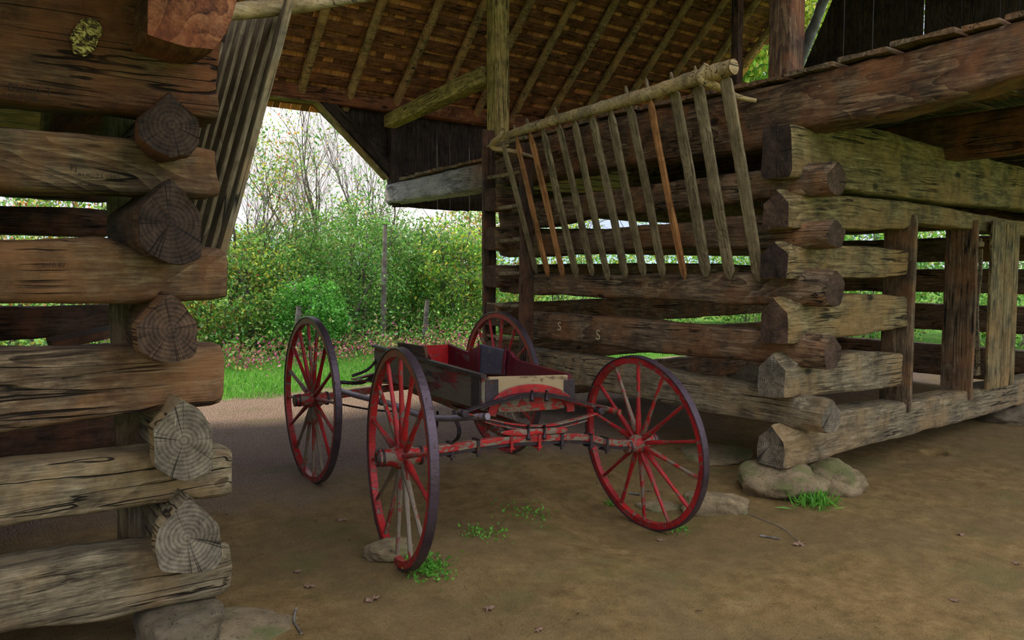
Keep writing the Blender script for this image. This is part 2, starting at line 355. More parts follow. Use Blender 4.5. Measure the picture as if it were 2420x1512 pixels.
def log(axis, a0, a1, prof, face, thick, mats, seed, label, peaks=(), r=.42, bow=.012, name='hewn_log', cat='log', group=None, rough=.008, parent=None, poly=PENT):
    """prof: [(a, zb, zt)...]; axis X: front face at y=face; axis Y: passage face at x=face"""
    am = (a0 + a1) / 2; zb, zt = interp(prof, am); zm = (zb + zt) / 2; cf = face + thick / 2
    sgn = 1 if axis == 'X' else -1
    def sect(l):
        a = am + l; zb, zt = interp(prof, a)
        wob = bow * n3(a * 1.1, 0, 0, seed + 20); pk = 0
        for pc, pw in peaks:
            pk = max(pk, max(0, min(1, (pw - abs(a - pc)) / .05)))
        th = thick * (1 + .08 * n3(a * 1.3, 5, 0, seed)); c = (zb + zt) / 2 - zm; h = zt - zb + .012 * n3(a * 2.5, 9, 0, seed)
        return [(t * 1.0 + sgn * wob * 0 + wob, z + c) for t, z in rrect(th, h, r, pk, 32, poly)]
    me = loft('hewn_log', a0 - am, a1 - am, sect, mats, seed, rough=rough)
    M = Matrix.Translation((am, cf, zm)) if axis == 'X' else Matrix.Translation((cf, am, zm)) @ Matrix.Rotation(math.pi / 2, 4, 'Z')
    return link(name, me, M, parent, label=label, cat=cat, group=group)
def pix_profile(axis, face, thick, rows, ext=None):
    """rows (px, top, bottom) traced on the log's own face -> (a, zb, zt)"""
    out = []
    for px, pt, pb in rows:
        fn = onY if axis == 'X' else onX; i = 0 if axis == 'X' else 1
        T0, B0 = fn(px, pt, face), fn(px, pb, face); a = fn(px, (pt + pb) / 2, face)[i]
        zt = fn(px, pt, face + thick * .55)[2] if T0.z < CAM_H else T0.z
        zb = fn(px, pb, face + thick * .55)[2] if B0.z > CAM_H else B0.z
        out.append((a, zb, zt))
    out.sort(); return out
# left crib: logs of the front wall (run along X, end at the passage)
YF = 2.88
LF = [
 ('grey bottom log of the left crib, deeply checked with a round knot', [(0, 1328, 1506), (250, 1286, 1476), (360, 1275, 1446), (545, 1262, 1404)], GREY, END_G),
 ('grey scratched front log of the left crib, second from the ground', [(0, 1086, 1254), (350, 1056, 1198), (545, 1044, 1172)], GREY, END_G),
 ('brown front log of the left crib, third up, with pale yellow scrape', [(0, 822, 1028), (300, 815, 985), (528, 806, 962)], BROWN, END_B),
 ('brown front log of the left crib with a black knot, level with the rack foot', [(0, 565, 722), (250, 558, 722), (320, 574, 720), (540, 583, 710)], BROWN, END_B),
 ('brown front log of the left crib with swirling grain, below the huge top log', [(0, 298, 454), (310, 320, 464), (513, 343, 477)], BROWN, END_B),
 ('huge dark top log of the left crib with a yellow bark scar', [(0, -130, 250), (300, -100, 277), (515, -80, 298)], RED, END_B)]
leftF = []
for i, (lab, rows, mt, me_) in enumerate(LF):
    th = .21 if i < 5 else .24
    pr = pix_profile('X', YF, th, rows); a1 = pr[-1][0]
    leftF.append(log('X', -3.7, a1, [(-3.7, pr[0][1] - .0, pr[0][2])] + pr, YF, th, [mt, me_], 10 + i, lab, r=.34 if i != 3 else .48, group=None))
# left crib: logs running into the depth, butt ends towards the camera
LP = [
 ('pale grey log butt with clear rings, lowest of the left corner', [(444, 1174), (518, 1243), (526, 1317), (503, 1348), (434, 1364), (375, 1353), (364, 1300), (366, 1251)], GREY, END_G),
 ('grey log butt with a dark knot near its top, second up the left corner', [(426, 939), (477, 970), (503, 1005), (505, 1116), (444, 1141), (403, 1136), (357, 1110), (353, 1011)], GREY, END_G),
 ('reddish-brown ringed log butt, third up the left corner', [(405, 689), (442, 719), (475, 765), (473, 832), (454, 855), (403, 866), (352, 855), (319, 832), (316, 768)], BROWN, END_B),
 ('tall dark log butt with slanting sides, fourth up the left corner', [(400, 422), (442, 466), (473, 503), (472, 613), (442, 629), (397, 626), (347, 603), (320, 575), (320, 490)], DARKW, END_D),
 ('dark split log butt under the red beam end, fifth up the left corner', [(400, 211), (440, 251), (471, 284), (474, 345), (447, 373), (402, 380), (362, 362), (322, 327), (322, 277)], DARKW, END_D),
 ('red-brown hewn beam end jutting over the top of the left crib', [(340, 85), (346, -40), (356, -250), (640, -250), (590, -60), (560, 0), (530, 78), (503, 121), (430, 118), (395, 104)], RED, END_R)]
YB = 2.72
for i, (lab, poly, mt, me_) in enumerate(LP):
    yb = YB - (.06 if i == 5 else 0)
    P = [onY(x, y, yb) for x, y in poly]; q = [(p.x, p.z) for p in P]
    if i > 4: q = [(x, z) for x, z in q]
    cx = sum(p[0] for p in q) / len(q); cz = (min(p[1] for p in q) + max(p[1] for p in q)) / 2
    loc = [(-(x - cx), z - cz) for x, z in q][::-1]
    A = sum(loc[j][0] * loc[(j + 1) % len(loc)][1] - loc[(j + 1) % len(loc)][0] * loc[j][1] for j in range(len(loc)))
    if A < 0: loc = loc[::-1]
    rs = resample(loc, 40); a0, a1 = yb, (6.25 if i == 5 else 3.27); am = (a0 + a1) / 2
    def sect(l, rs=rs, a0=a0 - am, seed=40 + i, cutb=(.6, .6, .5, 0, .3, 0)[i]): 
        f = 1 - .07 * min(1, (l - a0) / .5); g = max(0, min(1, (l - a0 - .06) / .14)) * cutb; return [((t * (1 - g) if t > 0 else t) * f + .01 * n3(l * 1.3, 0, 0, seed), z * f) for t, z in rs]
    me = loft('hewn_log', a0 - am, a1 - am, sect, [mt, me_], 40 + i, N=40, rough=.006)
    link('hewn_beam' if i == 5 else 'hewn_log', me, Matrix.Translation((cx, am, cz)) @ Matrix.Rotation(math.pi / 2, 4, 'Z'), label=lab, cat='beam' if i == 5 else 'log')
beam_jamb = None
# left crib: rear wall, seen through the gaps, and far side wall
for i, (t_, b_) in enumerate([(350, 470), (492, 556), (590, 690), (722, 800), (818, 935), (960, 1075)]):
    zt, zb = onY(100, t_, 6.1).z, onY(100, b_, 6.1).z
    log('X', -3.7, .95, [(-3.7, zb, zt), (.95, zb, zt)], 6.0, .2, [DARKW, END_D], 60 + i, ['top', 'second from the top', 'third from the top', 'third from the bottom', 'second from the bottom', 'bottom'][i] + ' log of the left crib rear wall, seen through the gaps')
# right crib: passage wall logs (run along Y)
XP = 4.38
RP = [
 ('grey bottom log of the right passage wall, behind the wagon', [(1262, 822, 902), (1380, 836, 915), (1500, 858, 942), (1700, 892, 985), (1850, 925, 1008), (1880, 932, 1020)], GREY, END_G),
 ('dark-faced log of the right passage wall with pale S-shaped marks', [(1258, 733, 800), (1400, 742, 815), (1540, 755, 836), (1700, 768, 850), (1880, 786, 870)], BROWN, END_B),
 ('pale knotty log of the right passage wall at the foot of the hay rack', [(1252, 646, 696), (1450, 650, 705), (1600, 646, 712), (1750, 642, 722), (1885, 640, 722)], BROWN, END_B),
 ('brown log of the right passage wall just above the rack foot, behind the slats', [(1255, 553, 607), (1400, 541, 600), (1564, 528, 588), (1771, 510, 590), (1885, 522, 588)], BROWN, END_B),
 ('brown log of the right passage wall behind the upper half of the slats', [(1255, 476, 540), (1420, 452, 515), (1600, 425, 500), (1807, 394, 474), (1885, 388, 468)], BROWN, END_B)]
rightP = []
for i, (lab, rows, mt, me_) in enumerate(RP):
    pr = pix_profile('Y', XP, .2, rows); lo, hi = pr[0], pr[-1]
    pr = [(2.70, *lo[1:])] + [p for p in pr if p[0] > 2.78] + [(6.3, *hi[1:])]
    rightP.append(log('Y', 2.70, 6.2, pr, XP, .205, [mt, me_], 80 + i, lab, peaks=[(2.7, .20)], r=.40 if i else .28, rough=.009, poly=DROP))
# great cantilever beam over the right passage wall
PB = pr = pix_profile('Y', XP, .24, [(905, 436, 486), (1140, 383, 453), (1255, 330, 435), (1450, 275, 402), (1600, 243, 383), (1791, 205, 362), (1880, 180, 318), (2070, 130, 290), (2235, 88, 245), (2420, 42, 192)])
log('Y', pr[0][0] - 1.0, 8.62, pr, XP, .27, [BEAM, END_B], 90, 'huge red-brown cantilever beam overhead on the right crib, reaching to the back wall', r=.3, name='cantilever_beam', cat='beam', rough=.012)
# weathered outer stretch of the beam near the back opening is part of the same timber

# right crib: front wall logs (run along X)
RF = [
 ('long wavy-grained grey sill log of the right crib on its corner stones', [(1852, 1032, 1112), (1915, 1000, 1095), (1990, 960, 1075), (2060, 950, 1052), (2163, 935, 1026), (2290, 912, 993), (2420, 886, 956)], GREY, END_G, 9.75),
 ('grey front log of the right crib, first above the sill, ending at the door jamb', [(1852, 858, 950), (1925, 838, 937), (2040, 824, 924), (2134, 826, 913)], GREY, END_G, 0),
 ('olive-grey front log of the right crib with a long check, middle one of three', [(1857, 724, 815), (1925, 702, 803), (2040, 694, 792), (2145, 698, 774)], OLIVE, END_B, 0),
 ('rounded olive front log of the right crib, upper one of the three by the door', [(1850, 592, 660), (1925, 577, 656), (2050, 580, 657), (2147, 592, 650)], OLIVE, END_D, 0),
 ('olive door-head log of the right crib, running over the board door', [(1855, 462, 546), (1925, 456, 542), (2050, 464, 549), (2140, 474, 545), (2175, 480, 532), (2420, 522, 560)], OLIVE, END_B, 9.75),
 ('great squared olive top log of the right crib under the cantilever beam', [(1885, 296, 420), (1930, 296, 440), (2070, 303, 466), (2235, 346, 486), (2420, 392, 500)], OLIVE, END_D, 9.75)]
for i, (lab, rows, mt, me_, ext) in enumerate(RF):
    th = .20 if i < 5 else .22
    pr = pix_profile('X', YF, th, rows); lo, hi = pr[0], pr[-1]
    x0 = 4.258; x1 = ext or hi[0]; ENDS = [(1006, 1111), (835, 947), (701, 815), (571, 660), (448, 543), (296, 424)]
    ez = (onY(1852, ENDS[i][1], YF).z if ENDS[i][1] > 640 else onX(1822, ENDS[i][1], x0).z, onX(1822, ENDS[i][0], x0).z)
    pr = [(x0, *ez), (x0 + .10, *ez)] + [p for p in pr if p[0] > x0 + .16]
    if ext: pr.append((ext, hi[1] + (0 if i else .0), hi[2]))
    log('X', x0, x1, pr, YF, th, [mt, me_], 100 + i, lab, peaks=[(x0, .16)] if i < 5 else (), r=.20 if i < 4 else .22, rough=.007)
# right crib: rear wall and far side wall
for i in range(6):
    z0 = .17 + i * .365
    log('X', 4.2, 9.75, [(4.2, z0 + .02, z0 + .24), (6.5, z0, z0 + .27), (9.75, z0 + .02, z0 + .25)], 5.98, .2, [BROWN, END_B], 110 + i,
        ['bottom', 'second', 'third', 'fourth', 'fifth', 'top'][i] + ' log, counting upwards, of the right crib rear wall, seen through the passage wall gaps')
for i, (t_, b_) in enumerate([(400, 545), (562, 618), (636, 690), (717, 778), (812, 884)]):
    zt, zb = onX(2195, t_, 9.4).z, onX(2195, b_, 9.4).z
    log('Y', 2.7, 6.3, [(2.7, zb, zt), (6.3, zb - .01, zt)], 9.4, .2, [BROWN, END_B], 120 + i,
        ['top', 'second from the top', 'middle', 'second from the bottom', 'bottom'][i] + ' log of the right crib far side wall, seen through the doorway')

# ------------------------------------------------------------------ beams, boards, sweeps
def basis(A, B, up):
    x = (Vector(B) - Vector(A)); L = x.length; x.normalize(); up = Vector(up)
    y = up.cross(x)
    if y.length < 1e-4: y = Vector((0, 1, 0)).cross(x)
    y.normalize(); z = x.cross(y); M = Matrix((x, y, z)).transposed().to_4x4(); M.translation = Vector(A); return M, L
def beam(name, A, B, w, h, mat, up=(0, 0, 1), parent=None, seed=1, rough=.003, w1=None, h1=None, r=.22, step=.06, N=16, end=None, bow=0, shape=None, **k):
    """w across (local y), h along local z"""
    M, L = basis(A, B, up); w1 = w1 or w; h1 = h1 or h
    def sect(a):
        f = a / L; ww = w + (w1 - w) * f; hh = h + (h1 - h) * f
        if shape: s = shape(f); ww *= s; hh *= (1 if s > .0 and name == 'slat' else s)
        b_ = bow * math.sin(math.pi * f) + bow * .5 * n3(a * 2, 0, 0, seed)
        return [(t, z + b_) for t, z in rrect(ww, hh, r, 0, N)]
    me = loft(name, 0, L, sect, [mat, end or mat], seed, step=step, rough=rough, N=N, tilt=.004)
    return link(name, me, M, parent, **k)
def sweep(name, pts, rad, mat, parent=None, seed=1, n=12, flat=None, rough=0, step=.03, end=None, **k):
    """rad: number or list; flat=(w,h) for a flat bar, up = z"""
    P = [Vector(p) for p in pts]
    # catmull
    Q = []; R = []
    rl = rad if isinstance(rad, (list, tuple)) else [rad] * len(P)
    for i in range(len(P) - 1):
        p0 = P[i - 1] if i else P[0] * 2 - P[1]; p3 = P[i + 2] if i + 2 < len(P) else P[-1] * 2 - P[-2]
        m = max(2, int((P[i + 1] - P[i]).length / step))
        for j in range(m):
            t = j / m; Q.append(.5 * ((2 * P[i]) + (P[i + 1] - p0) * t + (2 * p0 - 5 * P[i] + 4 * P[i + 1] - p3) * t * t + (3 * P[i] - p0 - 3 * P[i + 1] + p3) * t ** 3))
            R.append(rl[i] + (rl[i + 1] - rl[i]) * t)
    Q.append(P[-1]); R.append(rl[-1]); O = P[0]
    V = []; Fc = []
    up = Vector((0, 0, 1)); x0 = (Q[1] - Q[0]).normalized()
    if abs(x0.z) > .9: up = Vector((0, 1, 0))
    for i, q in enumerate(Q):
        x = (Q[min(i + 1, len(Q) - 1)] - Q[max(i - 1, 0)]).normalized(); y = up.cross(x).normalized(); z = x.cross(y)
        if not flat: up = z
        for j in range(n):
            a = 2 * math.pi * (j + .5) / n
            if flat: 
                c, s = math.cos(a), math.sin(a); u = flat[0] / 2 * math.copysign(abs(c) ** .2, c); v = flat[1] / 2 * math.copysign(abs(s) ** .2, s)
            else:
                rr = R[i] * (1 + rough * n3(q.x * 9 + a, q.y * 9, q.z * 9, seed) + rough * .5 * n3(q.x * 30 + a, q.y * 30, q.z * 30, seed)); u, v = rr * math.cos(a), rr * math.sin(a)
            V.append(q + y * u + z * v - O)
    for i in range(len(Q) - 1):
        for j in range(n):
            b = (j + 1) % n; Fc.append((i * n + j, (i + 1) * n + j, (i + 1) * n + b, i * n + b)[::-1])
    Fc.append(tuple(range(n))); Fc.append(tuple(range((len(Q) - 1) * n, len(Q) * n))[::-1])
    mi = [0] * (len(Fc) - 2) + [1, 1]; sm = [0 if flat else 1] * (len(Fc) - 2) + [0, 0]
    me = mesh(name, V, [f[::-1] for f in Fc], [mat, end or mat], mi, sm)
    return link(name, me, Matrix.Translation(O), parent, **k)
def box_mesh(name, boxes, mat, bev=0):
    V = []; Fc = []
    for (x0, y0, z0, x1, y1, z1) in boxes:
        b = len(V); V += [(x0, y0, z0), (x1, y0, z0), (x1, y1, z0), (x0, y1, z0), (x0, y0, z1), (x1, y0, z1), (x1, y1, z1), (x0, y1, z1)]
        Fc += [tuple(b + i for i in f) for f in ((0, 3, 2, 1), (4, 5, 6, 7), (0, 1, 5, 4), (1, 2, 6, 5), (2, 3, 7, 6), (3, 0, 4, 7))]
    return mesh(name, V, Fc, [mat], smooth=False)

ORDB = 'first second third fourth fifth sixth seventh eighth ninth tenth eleventh twelfth thirteenth fourteenth fifteenth sixteenth seventeenth eighteenth nineteenth twentieth twenty-first twenty-second twenty-third twenty-fourth twenty-fifth twenty-sixth twenty-seventh twenty-eighth twenty-ninth thirtieth'.split()
# second overhead beam inside the right crib, and loft floor ends
p = onY(2235, 345, YF); q = onY(2240, 376, YF)
log('Y', .9, 6.3, [(.9, q.z - .02, q.z + .33), (6.3, q.z, q.z + .3)], p.x - .02, .24, [RED, END_B], 130, 'second red-brown beam under the loft, lying in the notch of the top log', r=.3, name='cantilever_beam', cat='beam')
random.seed(5)
y = .95; i = 0
FB = []
while y < 8.2:
    w = random.uniform(.20, .46)
    zt = interp(PB, y + w / 2)[1] + random.uniform(.002, .012)
    o_ = beam('loft_floorboard', (XP - .02 + random.uniform(-.02, .015), y + w / 2, zt + .012), (9.7, y + w / 2, zt + .012), w - .008, .035, BROWN, seed=200 + i, step=.2, rough=.004,
         label='short-edged loft floorboard lying on top of the great cantilever beam', cat='floorboard', group='loft floorboards on the right crib')
    FB.append(o_); y += w; i += 1
for i, o_ in enumerate(FB[::-1]): o_['label'] = 'loft floorboard end on top of the great beam, ' + ORDB[i] + ' from the back wall'

# posts, braces and plate
def P_(px, py, Y): return onY(px, py, Y)
yp = onX(1177, 200, 4.475).y
beam('roof_post', (4.475, yp, 2.60), (4.475, yp, 5.4), .17, .17, YEL, up=(0, 1, 0), seed=301, label='yellow-brown square roof post standing beside the ladder top', cat='post')
p = onX(1845, 185, XP)
yp = onX(1858, 120, 4.50).y
beam('roof_post', (4.50, yp, 2.68), (4.50, yp, 5.6), .17, .17, RED, up=(0, 1, 0), seed=302, label='broad orange-red roof post standing on the cantilever beam at right', cat='post')
p = onY(1742, 100, 5.2)
beam('roof_post', (p.x, 5.2, 2.72), (p.x, 5.2, 6.2), .09, .09, DARKW, up=(0, 1, 0), seed=303, label='thin purplish post rising behind the right end of the rack pole', cat='post')
# yellow tie beam
A = onY(920, 288, 8.5); Bv = onX(1152, 178, 4.43)
beam('tie_beam', A, Bv, .17, .17, YEL, seed=304, h=None) if False else beam('tie_beam', A, Bv, .16, .155, YEL, seed=304, w1=.17, h1=.18, label='yellow hewn tie beam running from the back wall to the roof post', cat='beam')
YW = 8.62
beam('wall_plate', (-4, YW, 3.47), (9.95, YW, 3.47), .17, .17, ROOFW, seed=305, step=.12, rough=.006, label='red-brown wall plate carrying the rafter feet above the rear opening', cat='beam')
a = onY(752, 236, YW); b = onY(908, 402, YW)
beam('brace', a + Vector((.06, 0, .0)), b + Vector((.10, 0, .0)), .12, .15, SIDING, up=(1, 0, 1), seed=306, label='dark diagonal brace at the right of the rear opening', cat='brace')
beam('opening_trim', onY(744, 240, YW), onY(913, 424, YW), .14, .03, OLIVE, up=(1, 0, 1), seed=307, label='pale board edging the slanting right side of the rear opening', cat='board')
beam('opening_trim', (1.6, YW, 3.36), onY(746, 240, YW), .15, .04, OLIVE, seed=308, label='pale board edging the top of the rear opening', cat='board')
beam('brace', (1.55, YW, 3.38), (.70, YW, 2.62), .12, .15, SIDING, up=(1, 0, 1), seed=309, label='dark diagonal brace at the left of the rear opening, behind the left rack', cat='brace')
beam('wall_post', (4.5, YW - .03, 2.26), (4.5, YW - .03, 3.42), .14, .12, SIDING, up=(0, 1, 0), seed=310, label='dark post in the back wall where the great beam ends', cat='post')
beam('wall_rail', (4.4, YW + .02, 2.62), (9.9, YW + .02, 2.62), .08, .1, SIDING, seed=311, step=.2, label='dark horizontal rail nailed behind the siding of the back wall', cat='rail')

# siding of the back wall and gable wall
random.seed(8)
bx = []; V = []; Fc = []
def plank(V, Fc, pts, n, th):
    """pts: 4 corners in order, extruded by th along n"""
    b = len(V); n = Vector(n) * th
    V += [Vector(p) for p in pts] + [Vector(p) + n for p in pts]
    Fc += [(b, b + 1, b + 2, b + 3), (b + 7, b + 6, b + 5, b + 4)] + [(b + i, b + 4 + i, b + 4 + (i + 1) % 4, b + (i + 1) % 4) for i in range(4)]
def opening_low(x):
    if x >= 4.40: return 2.25 + .01 * random.uniform(-1, 1)
    if x >= 3.52: return 3.38 - (x - 3.52) / .9 * .78
    if x >= 1.60: return 3.40
    if x >= .74: return 2.64 + (x - .74) / .86 * .74
    return 2.25
x = -4.0
while x < 9.9:
    w = random.uniform(.14, .27); g = random.choice([.002, .003, .004, .008, .010, .004]); x1 = min(x + w, 9.9)
    if not (x < 3.45 and x > 1.6):
        z0, z1 = opening_low(x), opening_low(x1)
        if x < 4.40 < x1: z1 = z0
        plank(V, Fc, [(x, YW + .10, z0), (x1 - g, YW + .10, z1), (x1 - g, YW + .10, 3.55), (x, YW + .10, 3.55)], (0, 1, 0), .022)
    x = x1
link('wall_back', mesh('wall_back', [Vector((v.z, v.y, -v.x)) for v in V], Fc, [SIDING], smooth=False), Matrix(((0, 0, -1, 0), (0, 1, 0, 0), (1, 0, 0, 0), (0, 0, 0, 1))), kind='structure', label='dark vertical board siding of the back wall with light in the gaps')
V = []; Fc = []; y = -0.2
sl = math.tan(math.radians(43))
def roofz(y): return 3.60 + (8.45 - y) * sl
while y < 6.35:
    w = random.uniform(.16, .26); g = random.choice([.003, .004, .006, .012, .016, .005]); y1 = y + w
    top = min(roofz(y1), 3.6 + (y + 4) * .95) - .02
    tl = lambda q: min(top, 5.13 - (q - 6.09) * 2.0)
    plank(V, Fc, [(9.87, y, 2.3), (9.87, y1 - g, 2.3), (9.87, y1 - g, tl(y1)), (9.87, y, tl(y))], (1, 0, 0), .022)
    y = y1
# lower boards of the gable beside the open slit
while y < 8.6:
    w = .2; zt = 4.3 - (y - 6.35) * 1.0
    if zt > 2.5: plank(V, Fc, [(9.87, y, 2.3), (9.87, y + w - .01, 2.3), (9.87, y + w - .01, zt), (9.87, y, zt)], (1, 0, 0), .022)
    y += w
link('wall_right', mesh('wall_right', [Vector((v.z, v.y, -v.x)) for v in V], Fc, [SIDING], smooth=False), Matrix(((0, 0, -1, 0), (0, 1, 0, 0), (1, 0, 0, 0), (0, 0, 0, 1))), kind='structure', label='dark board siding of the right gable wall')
a = onX(1955, -20, 9.98); b = onX(1898, 125, 9.98)
sweep('gable_pole', [b + (b - a) * .8, b, (a + b) / 2, a, a + (a - b) * .5], [.08, .08, .075, .07, .07], PSTEEL, seed=312, rough=.15, n=14, label='smooth purplish-grey slanting pole beside the bright gap in the gable', cat='pole')

# ------------------------------------------------------------------ roof
NRM = Vector((0, math.sin(math.radians(43)), math.cos(math.radians(43)))); DN = Vector((0, math.cos(math.radians(43)), -math.sin(math.radians(43))))
ORD = 'first second third fourth fifth sixth seventh eighth ninth tenth eleventh twelfth thirteenth fourteenth fifteenth sixteenth seventeenth eighteenth nineteenth twentieth'.split()
ORD += ['twenty-' + o for o in ORD[:9]] + ['thirtieth'] + ['thirty-' + o for o in ORD[:9]]
RX = [round(1.585 + .585 * i, 3) for i in range(14)] + [9.76]
feet = [.05, .0, -.06, .04, .1, -.03, .02]
for i, x in enumerate(RX):
    f0 = Vector((x + random.uniform(-.02, .02), 8.62, roofz(8.62))) + DN * (.0 + feet[i % 7]); f1 = Vector((x + random.uniform(-.05, .05), 4.45, roofz(4.45)))
    mid = (f0 + f1) / 2 + Vector((random.uniform(-.03, .03), 0, 0)); q1 = f0 * .75 + f1 * .25 + Vector((random.uniform(-.02, .02), 0, 0))
    sweep('rafter_pole', [f0, q1, mid, f1], [.052, .050, .047, .04], RAFT, seed=400 + i, rough=.14, n=12, step=.06, label='slender roof rafter pole, ' + (ORD[i] + ' from the left hay rack' if i < 14 else 'at the gable end beside the bright gap'), cat='rafter', group='pole rafters of the rear roof slope')
random.seed(21)
s_ = -.35; i = 0
while s_ < 5.6:
    c = Vector((0, 8.45, roofz(8.45))) - DN * s_ + NRM * .068
    w = random.uniform(.085, .125)
    A = Vector((-4.1, c.y, c.z)); Bv = Vector((9.95, c.y, c.z)); A += DN * random.uniform(-.012, .012); Bv += DN * random.uniform(-.012, .012)
    beam('roof_lath', A, Bv, w, .022, ROOFW, up=tuple(NRM), seed=430 + i, rough=.006, step=.16, N=12, label='rough roof lath under the shingles, ' + ORD[i] + ' row up from the eave', cat='lath', group='roof laths of the rear slope')
    s_ += .168; i += 1
# shingles: one covering, each shingle its own plate and tint
m, t, b = mk('split_shingle'); k = T(t); at = k.n('ShaderNodeAttribute', attribute_name='tint')
c1 = k.coord((22, 1.5, 1)); f = k.noise(c1, 3, 6, .7)
k.l(k.mix(1.0, k.ramp(f, [(.3, (.42, .15, .035)), (.7, (.92, .46, .15))]), at.outputs['Color'], 'MULTIPLY'), b.inputs['Base Color']); k.bump(b, f, .5, .006)
SHG = m
V = []; Fc = []; C_ = []
s_ = -.5
while s_ < 5.7:
    x = -4.1 + random.uniform(0, .1)
    while x < 9.98:
        w = random.uniform(.07, .15); g = .004
        if random.random() > .004:
            b0 = len(V); o0 = Vector((0, 8.45, roofz(8.45))) - DN * s_ + NRM * (.088 + random.uniform(0, .004)); o1 = o0 - DN * .42 - NRM * .0 + NRM * .022
            ln = []
            for (xx, o) in ((x, o0), (x + w - g, o0), (x + w - g, o1), (x, o1)): V.append(Vector((xx, o.y, o.z)))
            for q_ in range(4): V.append(V[b0 + q_] + NRM * .012)
            Fc += [(b0, b0 + 1, b0 + 2, b0 + 3), (b0 + 7, b0 + 6, b0 + 5, b0 + 4), (b0, b0 + 4, b0 + 5, b0 + 1), (b0 + 1, b0 + 5, b0 + 6, b0 + 2), (b0 + 3, b0 + 2, b0 + 6, b0 + 7), (b0, b0 + 3, b0 + 7, b0 + 4)]
            v = random.choice([.3, .5, .7, .9, 1.0, 1.0]); C_ += [(v, v * random.uniform(.8, 1), v * random.uniform(.7, 1), 1)] * 6
        x += w
    s_ += .17
me = mesh('ceiling', V, Fc, [SHG], smooth=False)
at_ = me.attributes.new('tint', 'FLOAT_COLOR', 'FACE'); at_.data.foreach_set('color', np.array(C_, dtype=np.float32).ravel())
link('ceiling', me, Matrix.Identity(4), kind='structure', label='split wooden shingles of the rear roof slope seen from below')

def frz(y): return 7.32 - (4.45 - y) * sl
V = []; Fc = []
for j in range(17):
    y0_ = 4.55 - j * .15; plank(V, Fc, [(-4.1, y0_ - .17, frz(y0_ - .17) + .03), (9.98, y0_ - .17, frz(y0_ - .17) + .03), (9.98, y0_, frz(y0_) + .05), (-4.1, y0_, frz(y0_) + .05)], (0, 0, 1), .02)
link('ceiling_front_shade', mesh('ceiling_front_shade', V, Fc, [ROOFW], smooth=False), Matrix.Identity(4), kind='structure', label='unseen front roof slope added overhead to shade the cribs')  # unseen slope added for shade, its eave cut short to let sky light in
beam('door_jamb', (.625, 3.30, .30), (.625, 3.30, 2.25), .24, .05, GREY, up=(0, 1, 0), seed=582, label='grey upright jamb plank behind the log butts of the left crib', cat='plank')
V = []; Fc = []; random.seed(31); y = 1.2
while y < 8.3:
    w = random.uniform(.2, .4); plank(V, Fc, [(-4.0, y, 2.66), (.72, y, 2.66), (.72, y + w - .008, 2.66), (-4.0, y + w - .008, 2.66)], (0, 0, 1), .03); y += w
link('ceiling_loft_shade', mesh('ceiling_loft_shade', V, Fc, [BROWN], smooth=False), Matrix.Identity(4), kind='structure', label='unseen loft floor added to darken the left crib')  # boards out of view, added to darken the crib interior
V = []; Fc = []; y = 2.6
while y < 6.3:
    w = random.uniform(.16, .26); plank(V, Fc, [(-3.75, y, .12), (-3.75, y + w - .008, .12), (-3.75, y + w - .008, 5.2), (-3.75, y, 5.2)], (-1, 0, 0), .022); y += w
link('wall_left_shade', mesh('wall_left_shade', [Vector((v.z, v.y, -v.x)) for v in V], Fc, [SIDING], smooth=False), Matrix(((0, 0, -1, 0), (0, 1, 0, 0), (1, 0, 0, 0), (0, 0, 0, 1))), kind='structure', label='unseen board siding added to keep light out of the left crib')  # unseen siding, added to block light from the left
p0, p1 = onY(118, 812, 5.0), onY(300, 775, 5.0)
beam('old_plank', p0, p1, .35, .05, DARKW, seed=583, label='dark loose plank lying tilted inside the left crib', cat='plank')
# ------------------------------------------------------------------ right hay rack
SL = [(175, 440, 325, 1020, .055), (235, 400, 380, 1035, .055), (295, 375, 447, 1035, .06), (355, 360, 510, 1035, .07), (425, 330, 583, 1030, .065), (495, 300, 655, 1050, .065),
      (575, 285, 735, 1045, .068), (662, 265, 820, 1040, .07), (748, 238, 907, 1040, .068), (842, 205, 1005, 1045, .05), (955, 180, 1105, 1035, .085), (1065, 155, 1215, 1045, .085), (1190, 115, 1345, 1055, .085)]
rack = empty('hay_rack', (XP - .08, 4.35, 1.38), label='slatted hay rack leaning out from the right crib over the wagon', cat='hay rack')
LEAN = Vector((-.38, 0, 1.24)).normalized()
pl = []
for i, (x0, y0, x1, y1, w) in enumerate(SL):
    b_ = onX(1100 + .516 * x1, 120 + .516 * y1, XP - .05); t_ = onY(1100 + .516 * x0, 120 + .516 * y0, b_.y + .01)
    narrow = i < 10
    if narrow: t_ = t_ + (t_ - b_).normalized() * .05
    def shp(f, narrow=narrow):
        s = 1.0
        if f < .045: s = .35 + .65 * f / .045
        if narrow and f > .90: s = max(.36, 1 - (f - .90) / .05 * .64)
        if not narrow and f > .97: s = max(.25, math.sqrt(max(0, 1 - ((f - .97) / .03) ** 2)))
        return s
    mat = SLATO if i in (1, 2, 9) else SLAT
    beam('slat', b_, t_, w, .024, mat, up=(1, 0, .3), parent=rack, seed=500 + i, rough=.003, step=.022, r=.3, shape=shp, bow=.006 * (-1) ** i, **({'label': 'fresh orange-brown slat'} if i in (1, 2, 9) else {}))
    pl.append((b_, t_))
    if i in (2, 4, 8, 9, 10, 11, 12, 1):
        d = (t_ - b_).normalized(); top = b_ + d * (t_ - b_).length; 
        if i < 12: beam('peg', onY(1100 + .516 * x0, 120 + .516 * y0, b_.y) + d * .02, onY(1100 + .516 * x0, 120 + .516 * y0, b_.y) + d * .118, .018, .018, SLAT, parent=rack, seed=520 + i, step=.03)
XR = 3.93
